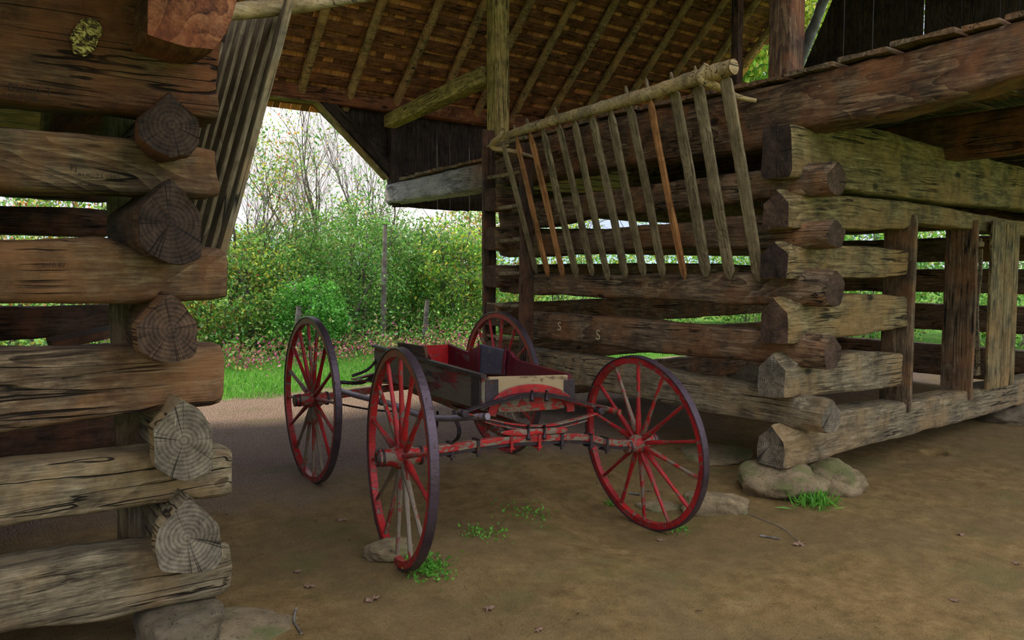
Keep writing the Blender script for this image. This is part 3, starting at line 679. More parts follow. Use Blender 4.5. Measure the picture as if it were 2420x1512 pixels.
pp = [onX(x, y, XR) for x, y in ((1192, 322), (1240, 306), (1300, 287), (1380, 266), (1455, 243), (1540, 219), (1620, 192), (1690, 170), (1735, 157))]
prad = [.028, .038, .040, .042, .044, .045, .046, .050, .046]
sweep('top_pole', pp, prad, POLE, parent=rack, seed=530, rough=.16, n=16, step=.02, end=POLE)
# crooked forks at each end of the pole
k1 = onX(1655, 183, XR - .03)
sweep('fork', [onX(1670, 152, XR - .03), k1, onX(1690, 203, XR + .05), onX(1740, 228, XR + .25), onX(1785, 238, XR + .42)], [.022, .034, .026, .02, .014], POLE, parent=rack, seed=531, rough=.2, n=10, step=.02)
sweep('fork', [onX(1190, 302, XR - .03), onX(1180, 325, XR - .03), onX(1165, 338, XR - .02), onX(1166, 350, XR), onX(1215, 358, XR + .14), onX(1262, 372, XR + .40)], [.014, .022, .026, .022, .02, .016], POLE, parent=rack, seed=532, rough=.25, n=10, step=.02)
# ------------------------------------------------------------------ ladder
lad = empty('ladder', (4.25, 5.98, gh(4.25, 5.98)), label='tall dark board ladder with pale rungs at the far end of the right crib', cat='ladder')
za, zb_ = onX(1153, 306, 4.27), onX(1166, 860, 4.27)
beam('rail', (4.27, 6.20, gh(4.27, 6.20) - .02), (4.27, 6.20, 2.80), .14, .045, DARKW, up=(0, 1, 0), parent=lad, seed=540, rough=.006)
beam('rail', (4.27, 5.60, gh(4.27, 5.60) - .02), (4.27, 5.60, 2.60), .14, .045, DARKW, up=(0, 1, 0), parent=lad, seed=541, rough=.006)
for i, py in enumerate((338, 414, 490, 568, 645, 720, 796)):
    z = onX(1185, py, 4.24).z
    sweep('rung', [(4.245, 6.22, z), (4.235, 5.9, z - .006), (4.245, 5.58, z + .004)], [.018, .021, .018], GREY, parent=lad, seed=550 + i, rough=.2, n=10)

# ------------------------------------------------------------------ left hay rack
lr = empty('hay_rack', (.86, 4.4, 1.38), label='slatted hay rack on the left crib, seen edge-on beside the rear opening', cat='hay rack')
def lrz(y): return interp([(3.2, 2.98), (3.9, 2.80), (4.48, 2.54), (5.2, 2.30), (6.0, 2.2)], y)[0]
for i in range(13):
    yy = 3.22 + i * .17; zt = lrz(yy) if i else 2.72; fx = (zt - 1.38) / 1.32 * .375
    beam('slat', (.86, yy, 1.38), (.86 + fx, yy, zt), .105 if i else .075, .032, SLAT if i else GREY, up=(1, 0, .3), parent=lr, seed=560 + i, rough=.002, step=.05, bow=.004)
sweep('top_pole', [(.90 + (lrz(y) - 1.38) / 1.32 * .375, y, lrz(y)) for y in (3.7, 3.9, 4.2, 4.48, 4.8, 5.3)], [.035, .046, .042, .048, .044, .035], DARKW, parent=lr, seed=575, rough=.4, n=12)
a = onY(530, 28, 3.25); b = onY(700, 14, 3.25); c = onY(760, 6, 3.2); d = onY(880, -8, 3.1)
sweep('fork', [a, onY(610, 22, 3.27), b, c, d], [.034, .036, .032, .026, .016], POLE, parent=lr, seed=576, rough=.22, n=12)

# ------------------------------------------------------------------ doorway of the right crib
def bx(px): return onY(px, 700, YF).x
def board(name, x, y0, y1, z0, z1, th, mat, **k):   # plank standing upright, wide face across the wall
    return beam(name, (x, (y0 + y1) / 2, z0), (x, (y0 + y1) / 2, z1), abs(y1 - y0), th, mat, up=(1, 0, 0), **k)
xa = bx(2152); xb = bx(2297)
zs = onY(2152, 965, YF).z; zt = onY(2155, 508, YF).z
board('door_jamb', xa + .0, 2.85, 3.09, zs - .02, zt, .045, BROWN, seed=580, label='upright jamb plank at the left of the crib doorway, capping the log ends', cat='plank')
board('door_jamb', xb + .0, 2.85, 3.10, onY(2290, 935, YF).z - .03, onY(2300, 520, YF).z, .045, BROWN, seed=581, label='wide dark jamb plank with peg heads in the middle of the crib doorway', cat='plank')
dr = empty('board_door', (bx(2325), YF - .05, .5), label='yellowish vertical-board door standing right of the jamb', cat='door')
x = bx(2323)
z0, z1 = onY(2325, 922, YF).z + .02, onY(2335, 523, YF).z
for i, w in enumerate((.26, .18, .10)):
    beam('door_board', (x + w / 2, YF - .045, z0), (x + w / 2, YF - .045, z1 - .015 * i), w - .005, .028, OLIVE, up=(0, 1, 0), parent=dr, seed=585 + i, rough=.002); x += w
hs = empty('hinge_stile', (bx(2303), YF + .1, .6), label='narrow plank with a bent grey batten and pegged ends inside the doorway', cat='plank')
xm = bx(2305)
FR = YF + .02
beam('plank', (xm - .02, FR + .03, onY(2300, 870, FR).z), (xm - .02, FR + .03, onY(2300, 585, FR).z), .13, .03, BROWN, up=(0, 1, 0), parent=hs, seed=590)
sweep('batten', [onY(2312, 872, FR), onY(2310, 800, FR), onY(2308, 730, FR), onY(2316, 650, FR), onY(2318, 588, FR)], .012, GREY, parent=hs, flat=(.02, .03), seed=591)
for px, py in ((2314, 577), (2308, 880)):
    q = onY(px, py, FR); M_ = Matrix.Translation(q)
    link('peg_block', box_mesh('peg_block', [(-.05, -.02, -.02, .05, .03, .02), (-.015, -.015, .02, .02, .015, .05)], GREY), M_, hs)

# ------------------------------------------------------------------ wagon
O = Vector((2.455, 3.155, 0)); YWG = .083
wag = empty('wagon', (O.x, O.y, gh(O.x, O.y)), -YWG, label='weathered red farm wagon with spoked wheels parked in the passage', cat='wagon')
FRAME = Matrix.Translation(O) @ Matrix.Rotation(-YWG, 4, 'Z'); FI = FRAME.inverted()
def w4(x, y): return (860 + x * .3704, 720 + y * .3704)
def wb(px, py, b):
    r = FI.to_3x3() @ ray(px, py); c = FI @ CC; return c + r * ((b - c.y) / r.y)
def wa(px, py, a):
    r = FI.to_3x3() @ ray(px, py); c = FI @ CC; return c + r * ((a - c.x) / r.x)
def lathe(name, prof, mat, n=28):
    V = []; Fc = []
    for (x, r) in prof:
        for j in range(n): a = 2 * math.pi * j / n; V.append((x, r * math.cos(a), r * math.sin(a)))
    for i in range(len(prof) - 1):
        for j in range(n): q = (j + 1) % n; Fc.append((i * n + j, i * n + q, (i + 1) * n + q, (i + 1) * n + j))
    Fc.append(tuple(range(n))[::-1]); Fc.append(tuple(range((len(prof) - 1) * n, len(prof) * n)))
    return mesh(name, V, Fc, [mat], smooth=[1] * (len(Fc) - 2) + [0, 0])
def ring(name, R0, R1, w, x0, mat, n=96, wob=0):
    V = []; Fc = []
    for j in range(n):
        a = 2 * math.pi * j / n; k_ = wob * n3(math.cos(a) * 2, math.sin(a) * 2, 0, 3)
        for (x, r) in ((x0 - w / 2, R0 + k_), (x0 - w * .5, R1 - .003), (x0 - w * .42, R1), (x0 + w * .42, R1), (x0 + w / 2, R1 - .003), (x0 + w / 2, R0 + k_)): V.append((x, r * math.cos(a), r * math.sin(a)))
    for j in range(n):
        q = (j + 1) % n
        for i in range(6): i2 = (i + 1) % 6; Fc.append((j * 6 + i, q * 6 + i, q * 6 + i2, j * 6 + i2)[::-1])
    return mesh(name, V, Fc, [mat], smooth=False)
DISH = .018
def wheel(C, axis, camber, R, ns, side, near, seed):
    C = Vector(C); ax = Vector(axis) * side; ax.normalize()
    n_ = (ax * math.cos(camber) - Vector((0, 0, 1)) * math.sin(camber)); u = Vector((0, 0, 1)).cross(ax).normalized(); v = n_.cross(u); v = v if v.z > 0 else -v
    u = v.cross(n_)
    MW = Matrix((n_, u, v)).transposed().to_4x4(); MW.translation = C
    L = FI @ MW
    red = REDP
    w = link('wheel', ring('wheel_rim', R - .045, R - .009, .034, DISH, red, wob=.001), L, wag, label={'NL': 'near left wheel', 'NR': 'near right wheel, seen broadside', 'FL': 'far left wheel', 'FR': 'far right wheel'}[near])
    link('tyre', ring('tyre', R - .009, R, .042, DISH, TIRE), L, w)
    link('hub', lathe('hub', [(-.10, .030), (-.098, .040), (-.085, .043), (-.08, .038), (-.055, .040), (-.05, .047), (-.035, .052), (-.02, .055), (.02, .055), (.032, .049), (.04, .044), (.075, .038), (.08, .041), (.115, .037), (.125, .034), (.126, .024), (.118, .022)], REDL), L, w)
    for bx_, br in ((-.088, .0445), (.095, .0405), (.118, .0385)):
        link('hub_band', lathe('hub_band', [(bx_ - .006, br), (bx_ + .006, br)], IRON), L, w)
    ph = .03 * seed
    for j in range(ns):
        a = 2 * math.pi * j / ns + math.pi / 2 + (.02 if near[0] == 'N' else .1)
        d = Vector((0, math.cos(a), math.sin(a))); p0 = Vector((-.004 + .01 * (j % 2), 0, 0)) + d * .045; p1 = Vector((DISH, 0, 0)) + d * (R - .03)
        muddy = near == 'NL' and math.sin(a) < -.5 or near[0] == 'F' and math.sin(a) < -.7
        Mb, LL = basis(p0, p1, (1, 0, 0))
        def sec(aa, LL=LL):
            f = aa / LL; s = .0125 + .0025 * math.cos(f * 5) - .002 * f
            return [(t_, z_ * 1.15) for t_, z_ in rrect(2 * s, 2 * s, .75, 0, 12)]
        sm = loft('spoke', 0, LL, sec, [REDM if muddy else (REDL if (j * 7 + seed) % 3 == 0 else REDP)] * 2, seed * 50 + j, step=.05, rough=.0012, N=12, tilt=0)
        link('spoke', sm, L @ Mb, w)
wheel((1.693, 3.176, .583), (.981, -.194, 0), -.028, .5126, 14, -1, 'NL', 1)
wheel((3.217, 3.135, .451), (.997, -.072, 0), -.082, .5126, 14, 1, 'NR', 2)
wheel((1.888, 4.745, .623), (.998, -.070, 0), -.012, .536, 16, -1, 'FL', 3)
wheel((3.334, 4.719, .610), (.997, -.075, 0), -.026, .536, 16, 1, 'FR', 4)
# front axle with clips
axp = [(-.70, -.03, .585), (-.60, -.02, .583), (-.48, -.01, .580), (-.30, 0, .580), (-.147, 0, .578), (.017, 0, .566), (.2, 0, .553), (.356, .01, .528), (.466, .02, .495), (.60, .03, .465), (.70, .04, .456)]
sweep('front_axle', [(a, b, z + .008) for a, b, z in axp], .02, REDL, parent=wag, flat=(.045, .036), seed=600, step=.03)
sweep('axle_iron', [(a, b, z - .018) for a, b, z in axp], .012, IRON, parent=wag, flat=(.034, .018), seed=601, step=.03)
for a in (-.49, -.345, -.15, .02, .165, .36, .47):
    z = interp([(p[0], p[2]) for p in axp], a)[0]
    link('axle_clip', box_mesh('axle_clip', [(-.008, -.030, -.034, .008, -.024, .034), (-.008, .024, -.034, .008, .030, .034), (-.008, -.030, .028, .008, .030, .034), (-.013, -.034, -.040, .013, .034, -.032), (-.005, -.024, -.056, .005, -.014, -.04)], IRON if a not in (-.15, .02) else REDP), Matrix.Translation((a, axp[0][1] * 0, z)), wag)
beam('bolster', wb(*w4(872, 815), 0), wb(*w4(1296, 795), 0), .06, .034, REDL, parent=wag, seed=602, shape=lambda f: .5 + .5 * min(1, min(f, 1 - f) * 8), step=.02)
beam('bolster', (-.13, 0, .612), (.15, 0, .60), .05, .03, REDP, parent=wag, seed=603)
def wpts(l, b): return [wb(*w4(x, y), b) for x, y in l]
for q_, dz in enumerate((0, -.010, -.019, -.027)):
    l = wpts([(640, 695), (760, 728), (900, 760), (1000, 774), (1100, 779), (1200, 772), (1320, 745), (1410, 720), (1480, 698)], 0)
    cut = [0, 1, 1, 2][q_]; l = l[cut:len(l) - cut] if cut else l
    sweep('lower_spring_leaf', [p + Vector((0, 0, dz + .006)) for p in l], .01, IRON if q_ % 2 else REDL, parent=wag, flat=(.042, .007), seed=610 + q_)
for q_, dz in enumerate((0, -.009, -.017)):
    l = wpts([(622, 688), (730, 652), (860, 608), (980, 574), (1100, 562), (1220, 572), (1340, 600), (1440, 628), (1540, 655)], -.005)
    cut = [0, 1, 2][q_]; l = l[cut:len(l) - cut] if cut else l
    sweep('upper_spring_leaf', [p + Vector((0, 0, dz)) for p in l], .01, IRON, parent=wag, flat=(.042, .007), seed=615 + q_)
for x, y in ((632, 692), (1500, 676)):
    c = wb(*w4(x, y), 0); link('spring_eye', lathe('spring_eye', [(-.03, .016), (-.028, .02), (.028, .02), (.03, .016)], IRON, 16), Matrix.Translation(c) @ Matrix.Rotation(math.pi / 2, 4, 'Z'), wag)
for x, y0, y1 in ((1072, 545, 605), (1165, 545, 605), (1050, 765, 850), (1152, 765, 845)):
    A = wb(*w4(x, y0), -.03); Bv = wb(*w4(x, y1), -.03); sweep('spring_clip', [A, Bv], .007, IRON, parent=wag, seed=620, n=8)
    q = Bv; link('clip_nut', lathe('clip_nut', [(-.009, .012), (.009, .012)], IRON, 6), Matrix.Translation(q) @ Matrix.Rotation(math.pi / 2, 4, 'Y'), wag)
# red arched strap and headblock
sweep('arched_strap', wpts([(812, 708), (830, 650), (880, 590), (980, 548), (1090, 535), (1200, 552), (1280, 590), (1315, 640), (1318, 680)], .03), .01, REDP, parent=wag, flat=(.05, .012), seed=625)
pb0, pb1 = wb(*w4(850, 640), .05), wb(*w4(1270, 622), .05)
beam('headblock', pb0, pb1, .04, .075, REDL, parent=wag, seed=626)
# body
BA, BB = -.292, .262; Z0L, Z1L, Z0R, Z1R = .742, .915, .738, .885; LB = 1.50
def wall_board(name, pts, th_dir, th, mat, seed, parent=wag):
    V = []; Fc = []; plank(V, Fc, pts, th_dir, th); 
    c = sum(V, Vector()) / 8; X = (Vector(pts[1]) - Vector(pts[0])); M, _ = basis(c, c + X, (0, 0, 1)) if abs(X.normalized().z) < .9 else basis(c, c + X, (1, 0, 0)); Mi = M.inverted()
    me = mesh(name, [Mi @ v for v in V], Fc, [mat], smooth=False); 
    o = link(name, me, M, parent); bv = o.modifiers.new('b', 'BEVEL'); bv.width = .003; return o
nb = .045
wall_board('front_board', [(BA + .02, nb, Z0L), (BB - .01, nb, Z0R), (BB - .01, nb, Z1R), (BA + .05, nb, Z1L - .005)], (0, 1, 0), .022, TAN, 1)
z_ = lambda b: .0 + .0 * b
side = wall_board('side_board', [(BA, nb - .01, Z0L), (BA, LB, Z0L + .0), (BA, LB, .945), (BA, nb - .01, Z1L)], (1, 0, 0), .022, BOXO, 2)
side['label'] = 'left side board with peeling red and black paint'
link('grip_lip', box_mesh('grip_lip', [(-.75, -.012, -.008, .75, .02, .008)], IRON), basis((BA + .01, (LB + nb) / 2, (.945 + Z1L) / 2 + .005), (BA + .01, LB, .950), (0, 0, 1))[0], wag)
# right side board with raised middle
V2 = []; outl = [wa(*w4(x, y), BB) for x, y in ((1300, 440), (1150, 400), (990, 355), (960, 335), (940, 300), (912, 283), (890, 290), (738, 262), (700, 285), (672, 300), (640, 290), (550, 250))]
low = [(p.y, Z0R + .02) for p in outl]
b0 = len(V2)
rows = []
for p in outl: rows.append((p.y, p.z))
rows = sorted(rows); rows[0] = (nb, rows[0][1]); rows[-1] = (LB, rows[-1][1])
V2 = []; F2 = []
for (yy, zz) in rows:
    V2 += [(BB - .011, yy, Z0R), (BB - .011, yy, zz), (BB + .011, yy, zz), (BB + .011, yy, Z0R)]
for i in range(len(rows) - 1):
    a_ = i * 4; c_ = a_ + 4
    for q in range(4): F2.append((a_ + q, c_ + q, c_ + (q + 1) % 4, a_ + (q + 1) % 4)[::-1])
F2 += [(0, 1, 2, 3), tuple(len(V2) - 4 + i for i in (3, 2, 1, 0))]
Mb = Matrix.Translation((0, LB / 2, .8)) @ Matrix.Rotation(math.pi / 2, 4, 'Z'); Mi = Mb.inverted()
o = link('side_board', mesh('side_board', [Mi @ Vector(v) for v in V2], F2, [BOXI], smooth=False), Mb, wag); o['label'] = 'right side board, purple-red with cut-out top edge'
# slate-blue board standing against the right side
g = [wa(*w4(x, y), BB - .03) for x, y in ((738, 440), (885, 448), (895, 290), (738, 252))]
wall_board('seat_riser', [g[0], g[1], g[2], g[3]], (1, 0, 0), .018, BLUEB, 3)
for x, y0, y1 in ((733, 225, 440), (905, 255, 445)):
    A = wa(*w4(x, y0), BB - .04); Bv = wa(*w4(x - (0 if x < 800 else 20), y1), BB - .04); beam('side_stake', A, Bv, .022, .014, BOXI, up=(1, 0, 0), parent=wag, seed=630)
# left seat riser: dark board rising above the left side, red inner end
g = [wa(*w4(x, y), BA + .03) for x, y in ((400, 352), (215, 290), (212, 240), (380, 266))]
wall_board('seat_riser', [g[0], g[1], g[2], g[3]], (1, 0, 0), .022, DARKW, 4)
pt = [wb(*w4(400, 262), 1.42), wb(*w4(548, 250), 1.42), wb(*w4(540, 372), 1.42), wb(*w4(452, 384), 1.42)]
wall_board('tail_board', [(BA + .02, LB - .02, Z0L), (BB - .01, LB - .02, Z0R), (BB - .01, LB - .02, .935), (BA + .02, LB - .02, .94)], (0, 1, 0), .02, BOXR, 5)
g = [wa(*w4(x, y), BA + .045) for x, y in ((455, 385), (430, 375), (403, 318), (412, 318))]
wall_board('seat_bracket', [g[0], g[1], g[2], g[3]], (1, 0, 0), .02, REDP, 6)
wall_board('floor_boards', [(BA + .02, nb, .752), (BB, nb, .748), (BB, LB, .752), (BA + .02, LB, .755)], (0, 0, 1), .018, TAN, 7)
# iron corner plates
for x0, x1, dz in ((775, 860, 0), (1278, 1348, 0)):
    c0 = wb(*w4(x0, 480), nb - .006); c1 = wb(*w4(x1, 475), nb - .006); zb2 = .742
    wall_board('corner_plate', [(c0.x, nb - .006, zb2), (c1.x, nb - .006, zb2), (c1.x, nb - .006, c1.z), (c0.x, nb - .006, c0.z)], (0, 1, 0), .005, IRON, 8)
link('corner_plate', box_mesh('corner_plate', [(-.09, -.003, -.085, .0, .003, .085)], IRON), Matrix.Translation((BA - .004, nb, .828)) @ Matrix.Rotation(-math.pi / 2, 4, 'Z'), wag)
# running gear: long poles, perch, rear axle and rear spring
lp = [wa(*q, -.40) for q in (w4(795, 712),)]
e0 = wb(*w4(790, 712), -.10); 
sweep('side_pole', [e0, (-.40, .4, .66), (-.44, .9, .665), (-.50, 1.3, .665), (-.52, 1.62, .665)], [.017, .017, .019, .018, .017], PSTEEL, parent=wag, seed=640, n=12)
for b in (.98, 1.03, 1.08): link('pole_collar', lathe('pole_collar', [(-.008, .023), (.008, .023)], IRON, 16), Matrix.Translation((-.45 - (b - .98) * .1, b, .665)) @ Matrix.Rotation(math.pi / 2, 4, 'Z'), wag)
e1 = wb(*w4(1632, 685), -.05)
sweep('side_pole', [e1, (.42, .5, .69), (.44, 1.0, .66), (.46, 1.62, .665)], [.017, .017, .018, .017], REDL, parent=wag, seed=641, n=12)
beam('perch', (.0, .02, .60), (.02, 1.58, .63), .055, .05, REDL, parent=wag, seed=642)
sweep('perch_brace', [(-.16, .03, .60), (-.10, .5, .62), (.0, .95, .61)], .014, REDL, parent=wag, flat=(.03, .02), seed=643)
sweep('rear_axle', [(-.70, 1.54, .625), (-.4, 1.56, .64), (0, 1.58, .65), (.4, 1.60, .64), (.74, 1.63, .612)], .02, REDL, parent=wag, flat=(.045, .045), seed=644)
for up_ in (1, -1):
    for q_ in range(3):
        s = 1 - .13 * q_; l = [(-.42 * s, 1.58, .725 + up_ * .055 * (1 - s * s)), (-.2 * s, 1.58, .725 + up_ * (.04 + .0 * q_)), (0, 1.58, .725 + up_ * .055), (.2 * s, 1.58, .725 + up_ * .04), (.42 * s, 1.58, .725 + up_ * .055 * (1 - s * s))]
        sweep('rear_spring_leaf', [(a, b, z - up_ * q_ * .008) for a, b, z in l], .01, REDL if q_ == 0 else IRON, parent=wag, flat=(.04, .007), seed=650 + q_)
# rear rail and irons at left
sweep('tail_iron', [wb(832, 888, 1.55), wb(868, 874, 1.5), (-.285, 1.47, .86)], .010, IRON, parent=wag, seed=655, n=8)
sweep('rear_bar', [wb(800, 903, 1.62), wb(860, 902, 1.60), (-.2, 1.56, .80)], .013, IRON, parent=wag, seed=656, n=8)
# folding step irons
st = [wa(*w4(x, y), -.33) for x, y in ((572, 672), (585, 730), (608, 790), (600, 850), (560, 880), (530, 898))]
sweep('step_iron', st, .008, IRON, parent=wag, flat=(.022, .008), seed=657)
sweep('step_tread', [st[-2], st[-1] + Vector((-.05, -.04, -.008))], .01, IRON, parent=wag, flat=(.05, .006), seed=658)
u0 = [wa(*w4(x, y), -.1) for x, y in ((470, 680), (466, 770), (458, 782), (452, 768))]
sweep('drop_loop', u0, .008, IRON, parent=wag, seed=659, n=8)
sweep('brace_rod', [(-.60, 1.50, .60), (-.40, 1.2, .575), (-.2, .95, .585)], .006, IRON, parent=wag, seed=660, n=8)
FRAME = Matrix.Identity(4)

# ------------------------------------------------------------------ stones
def rock(name, loc, size, seed, mat, label, rz=0, flat=.0, n=3):
    import bmesh
    bm = bmesh.new(); bmesh.ops.create_icosphere(bm, subdivisions=5, radius=1)
    for v in bm.verts:
        p = v.co.copy(); f = 1 + .22 * n3(p.x * 1.1, p.y * 1.1, p.z * 1.1, seed) + .09 * n3(p.x * 3, p.y * 3, p.z * 3, seed) + .025 * n3(p.x * 9, p.y * 9, p.z * 9, seed)
        e = Vector([math.copysign(abs(c) ** (1 - flat), c) for c in p]); v.co = Vector((e.x * f * size[0], e.y * f * size[1], e.z * f * size[2]))
    me = bpy.data.meshes.new(name); bm.to_mesh(me); bm.free(); me.materials.append(mat); me.polygons.foreach_set('use_smooth', [True] * len(me.polygons))
    return link(name, me, Matrix.Translation(loc) @ Matrix.Rotation(rz, 4, 'Z'), label=label, cat='stone')
def onG(px, py, dz=0):
    z = 0
    for _ in range(6): p = onZ(px, py, z); z = gh(p.x, p.y) + dz
    return onZ(px, py, z)
rock('corner_stone', (4.38, 2.98, .075), (.24, .30, .125), 1, STONE, 'mossy rounded stone under the sill at the right crib corner, left of its pair', rz=.2)
rock('corner_stone', (4.70, 2.84, .07), (.20, .24, .13), 2, STONE, 'smooth tan stone under the sill, right of the pair at the crib corner', rz=-.2)
p = onG(1690, 1205); rock('loose_stone', (p.x, p.y, p.z + .03), (.20, .10, .075), 3, STONE, 'angular tan stone lying behind the near right wagon wheel', rz=-.9, flat=.35)
p = onG(1560, 1195); rock('loose_stone', (p.x, p.y, p.z - .01), (.16, .10, .035), 4, STONE, 'low buried stone between the spokes of the near right wheel', rz=-.7)
p = onG(1690, 1075); rock('loose_stone', (p.x, p.y, p.z + .0), (.30, .28, .05), 5, STONE, 'flat dusty slab lying under the passage wall behind the right wheel', rz=.3)
p = onG(918, 1308); rock('loose_stone', (p.x, p.y, p.z + .02), (.115, .10, .042), 6, STONE, 'flat rough stone propped against the foot of the near left wheel', rz=.3, flat=.2)
p = onY(440, 1460, 2.83); rock('foundation_stone', (p.x, 2.93, .165), (.135, .16, .085), 7, STONE2, 'dark blocky stone wedged under the bottom log of the left crib', flat=.45)
p = onY(455, 1508, 2.80); rock('foundation_stone', (.69, 2.90, .06), (.40, .28, .065), 8, STONE, 'broad tan slab at the foot of the left crib corner', rz=.2)
p = onY(2380, 1010, 3.0); rock('foundation_stone', (8.0, 3.0, .10), (.35, .25, .13), 9, STONE2, 'dark stone half hidden beneath the sill right of the door')
p = onY(1735, 872, 6.2); rock('foundation_stone', (p.x, 6.1, gh(p.x, 6.1) + .06), (.30, .2, .2), 10, STONE2, 'rough stump-like stone pier seen below the second passage log')
rock('foundation_stone', (4.5, 6.1, .10), (.25, .25, .12), 11, STONE2, 'stone under the far end of the right passage wall')
rock('foundation_stone', (-3.4, 3.0, .06), (.3, .25, .12), 12, STONE2, 'stone under the far left end of the left crib')

# ------------------------------------------------------------------ writing and marks on the logs
def text(body, px, py, size, face_axis, face, mat, parent, rot=0, th=.0012, name='carved_writing'):
    cu = bpy.data.curves.new(name, 'FONT'); cu.body = body; cu.size = size; cu.extrude = th; cu.offset = -.0004
    tmp = bpy.data.objects.new(name, cu); COL.objects.link(tmp)
    bpy.context.view_layer.update(); me = bpy.data.meshes.new_from_object(tmp); bpy.data.objects.remove(tmp); me.materials.append(mat)
    p = onY(px, py, face) if face_axis == 'Y' else onX(px, py, face)
    R = Matrix.Rotation(math.pi / 2, 4, 'X') if face_axis == 'Y' else Matrix.Rotation(-math.pi / 2, 4, 'Z') @ Matrix.Rotation(math.pi / 2, 4, 'X')
    return link(name, me, Matrix.Translation(p) @ R @ Matrix.Rotation(rot, 4, 'Z'), parent)
yf = YF - .012
text('BUCK T', 18, 214, .034, 'Y', yf - .004, INK, leftF[5]); text('MS FOR', 6, 234, .028, 'Y', yf - .004, INK, leftF[5])
text('PJ', 165, 402, .028, 'Y', yf, INK, leftF[4]); text('AUG 23 1992', 183, 418, .022, 'Y', yf, INK, leftF[4])
text('9/10 87', 98, 632, .022, 'Y', yf, INK, leftF[3])
text('S', 1318, 780, .11, 'X', XP - .012, CHALK, rightP[1]); text('S', 1408, 802, .12, 'X', XP - .012, CHALK, rightP[1])
m, t, b = mk('yellow_bark_scar'); k = T(t); f_ = k.noise(k.coord((1.2, 1, 2.2)), 26, 3, .6, 2.0)
k.l(k.ramp(f_, [(.47, (.04, .025, .012)), (.54, (.34, .25, .06)), (.66, (.66, .54, .18))]), b.inputs['Base Color']); k.bump(b, f_, 1.0, .01)
pc = onY(205, 83, YF - .022); V = [Vector((0, 0, 0))]; Fc = []
for i in range(40):
    a = 2 * math.pi * i / 40; rr = 1 + .22 * n3(math.cos(a) * 2, math.sin(a) * 2, 0, 3); V.append(Vector((.038 * rr * math.cos(a), .012, .066 * rr * math.sin(a))))
for i in range(40): Fc.append((0, 1 + i, 1 + (i + 1) % 40)[::-1])
link('bark_scar', mesh('bark_scar', V, Fc, [m]), Matrix.Translation(pc) @ Matrix.Rotation(.42, 4, 'Y'), leftF[5], label='yellow bark scar')

# ------------------------------------------------------------------ foliage
def leafmat(name, base, var=1.0):
    m, t, b = mk(name); k = T(t); at = k.n('ShaderNodeAttribute', attribute_name='tint')
    k.l(at.outputs['Color'], b.inputs['Base Color']); b.inputs['Roughness'].default_value = .5
    tr = k.n('ShaderNodeBsdfTranslucent'); k.l(at.outputs['Color'], tr.inputs['Color']); mx = k.n('ShaderNodeMixShader'); mx.inputs[0].default_value = .35
    out = [n for n in t.nodes if n.type == 'OUTPUT_MATERIAL'][0]; k.l(b.outputs[0], mx.inputs[1]); k.l(tr.outputs[0], mx.inputs[2]); k.l(mx.outputs[0], out.inputs[0]); return m
LEAF = leafmat('leaf', None)
BARK = paint('grey_bark', (.14, .12, .10), (.24, .22, .19), .5, rough=.9, sc=8)
def leaves(name, pts, size, cols, seed, parent=None, droop=.35, aspect=.5, **k):
    """pts: (n,3) numpy; one folded diamond per point"""
    rng = np.random.default_rng(seed); n = len(pts)
    d = rng.normal(size=(n, 3)); d[:, 2] -= droop; d /= np.linalg.norm(d, axis=1)[:, None]
    s = np.cross(d, rng.normal(size=(n, 3))); s /= np.linalg.norm(s, axis=1)[:, None]; nn = np.cross(d, s)
    L = size * rng.uniform(.6, 1.25, n)[:, None]
    o = pts.min(0) * 0 + pts.mean(0) * [1, 1, 0]; P = pts - o
    v = np.stack([P, P + d * L * .45 + s * L * aspect * .5 + nn * L * .12, P + d * L, P + d * L * .45 - s * L * aspect * .5 + nn * L * .12], 1).reshape(-1, 3)
    me = bpy.data.meshes.new(name); me.vertices.add(4 * n); me.vertices.foreach_set('co', v.astype(np.float32).ravel())
    me.loops.add(4 * n); me.loops.foreach_set('vertex_index', np.arange(4 * n, dtype=np.int32))
    me.polygons.add(n); me.polygons.foreach_set('loop_start', np.arange(0, 4 * n, 4, dtype=np.int32)); me.polygons.foreach_set('loop_total', np.full(n, 4, dtype=np.int32))
    me.update(calc_edges=True); me.materials.append(LEAF)
    C = np.array(cols)[rng.integers(0, len(cols), n)] * rng.uniform(.65, 1.35, (n, 1)); C = np.clip(C, 0, 1); C = np.concatenate([C, np.ones((n, 1))], 1)
    a = me.attributes.new('tint', 'FLOAT_COLOR', 'FACE'); a.data.foreach_set('color', C.astype(np.float32).ravel())
    return link(name, me, Matrix.Translation(Vector(o)), parent, **k)
def blob(n, c, r, seed, lump=.35, shell=.35):
    rng = np.random.default_rng(seed); d = rng.normal(size=(n, 3)); d /= np.linalg.norm(d, axis=1)[:, None]
    rad = (shell + (1 - shell) * rng.random(n)) ** .6
    # sprays: gather leaves around random twig centres
    K = max(12, n // 45); tc_ = rng.normal(size=(K, 3)); tc_ /= np.linalg.norm(tc_, axis=1)[:, None]; tr_ = (rng.uniform(shell, 1.0, K)) ** .5
    tc_ *= (tr_ * (1 + lump * (rng.random(K) - .4)))[:, None]
    idx = rng.integers(0, K, n); p = tc_[idx] + rng.normal(size=(n, 3)) * .085
    p = p * np.array(r) + np.array(c); p = p[p[:, 2] > gh(c[0], c[1]) - .05]; return p
G = [(.10, .30, .04), (.17, .40, .06), (.07, .22, .04), (.25, .46, .08), (.15, .34, .10), (.24, .26, .09)]
GY = G + [(.55, .52, .07), (.38, .56, .08)]
GR = GY + [(.42, .14, .06), (.50, .30, .08)]
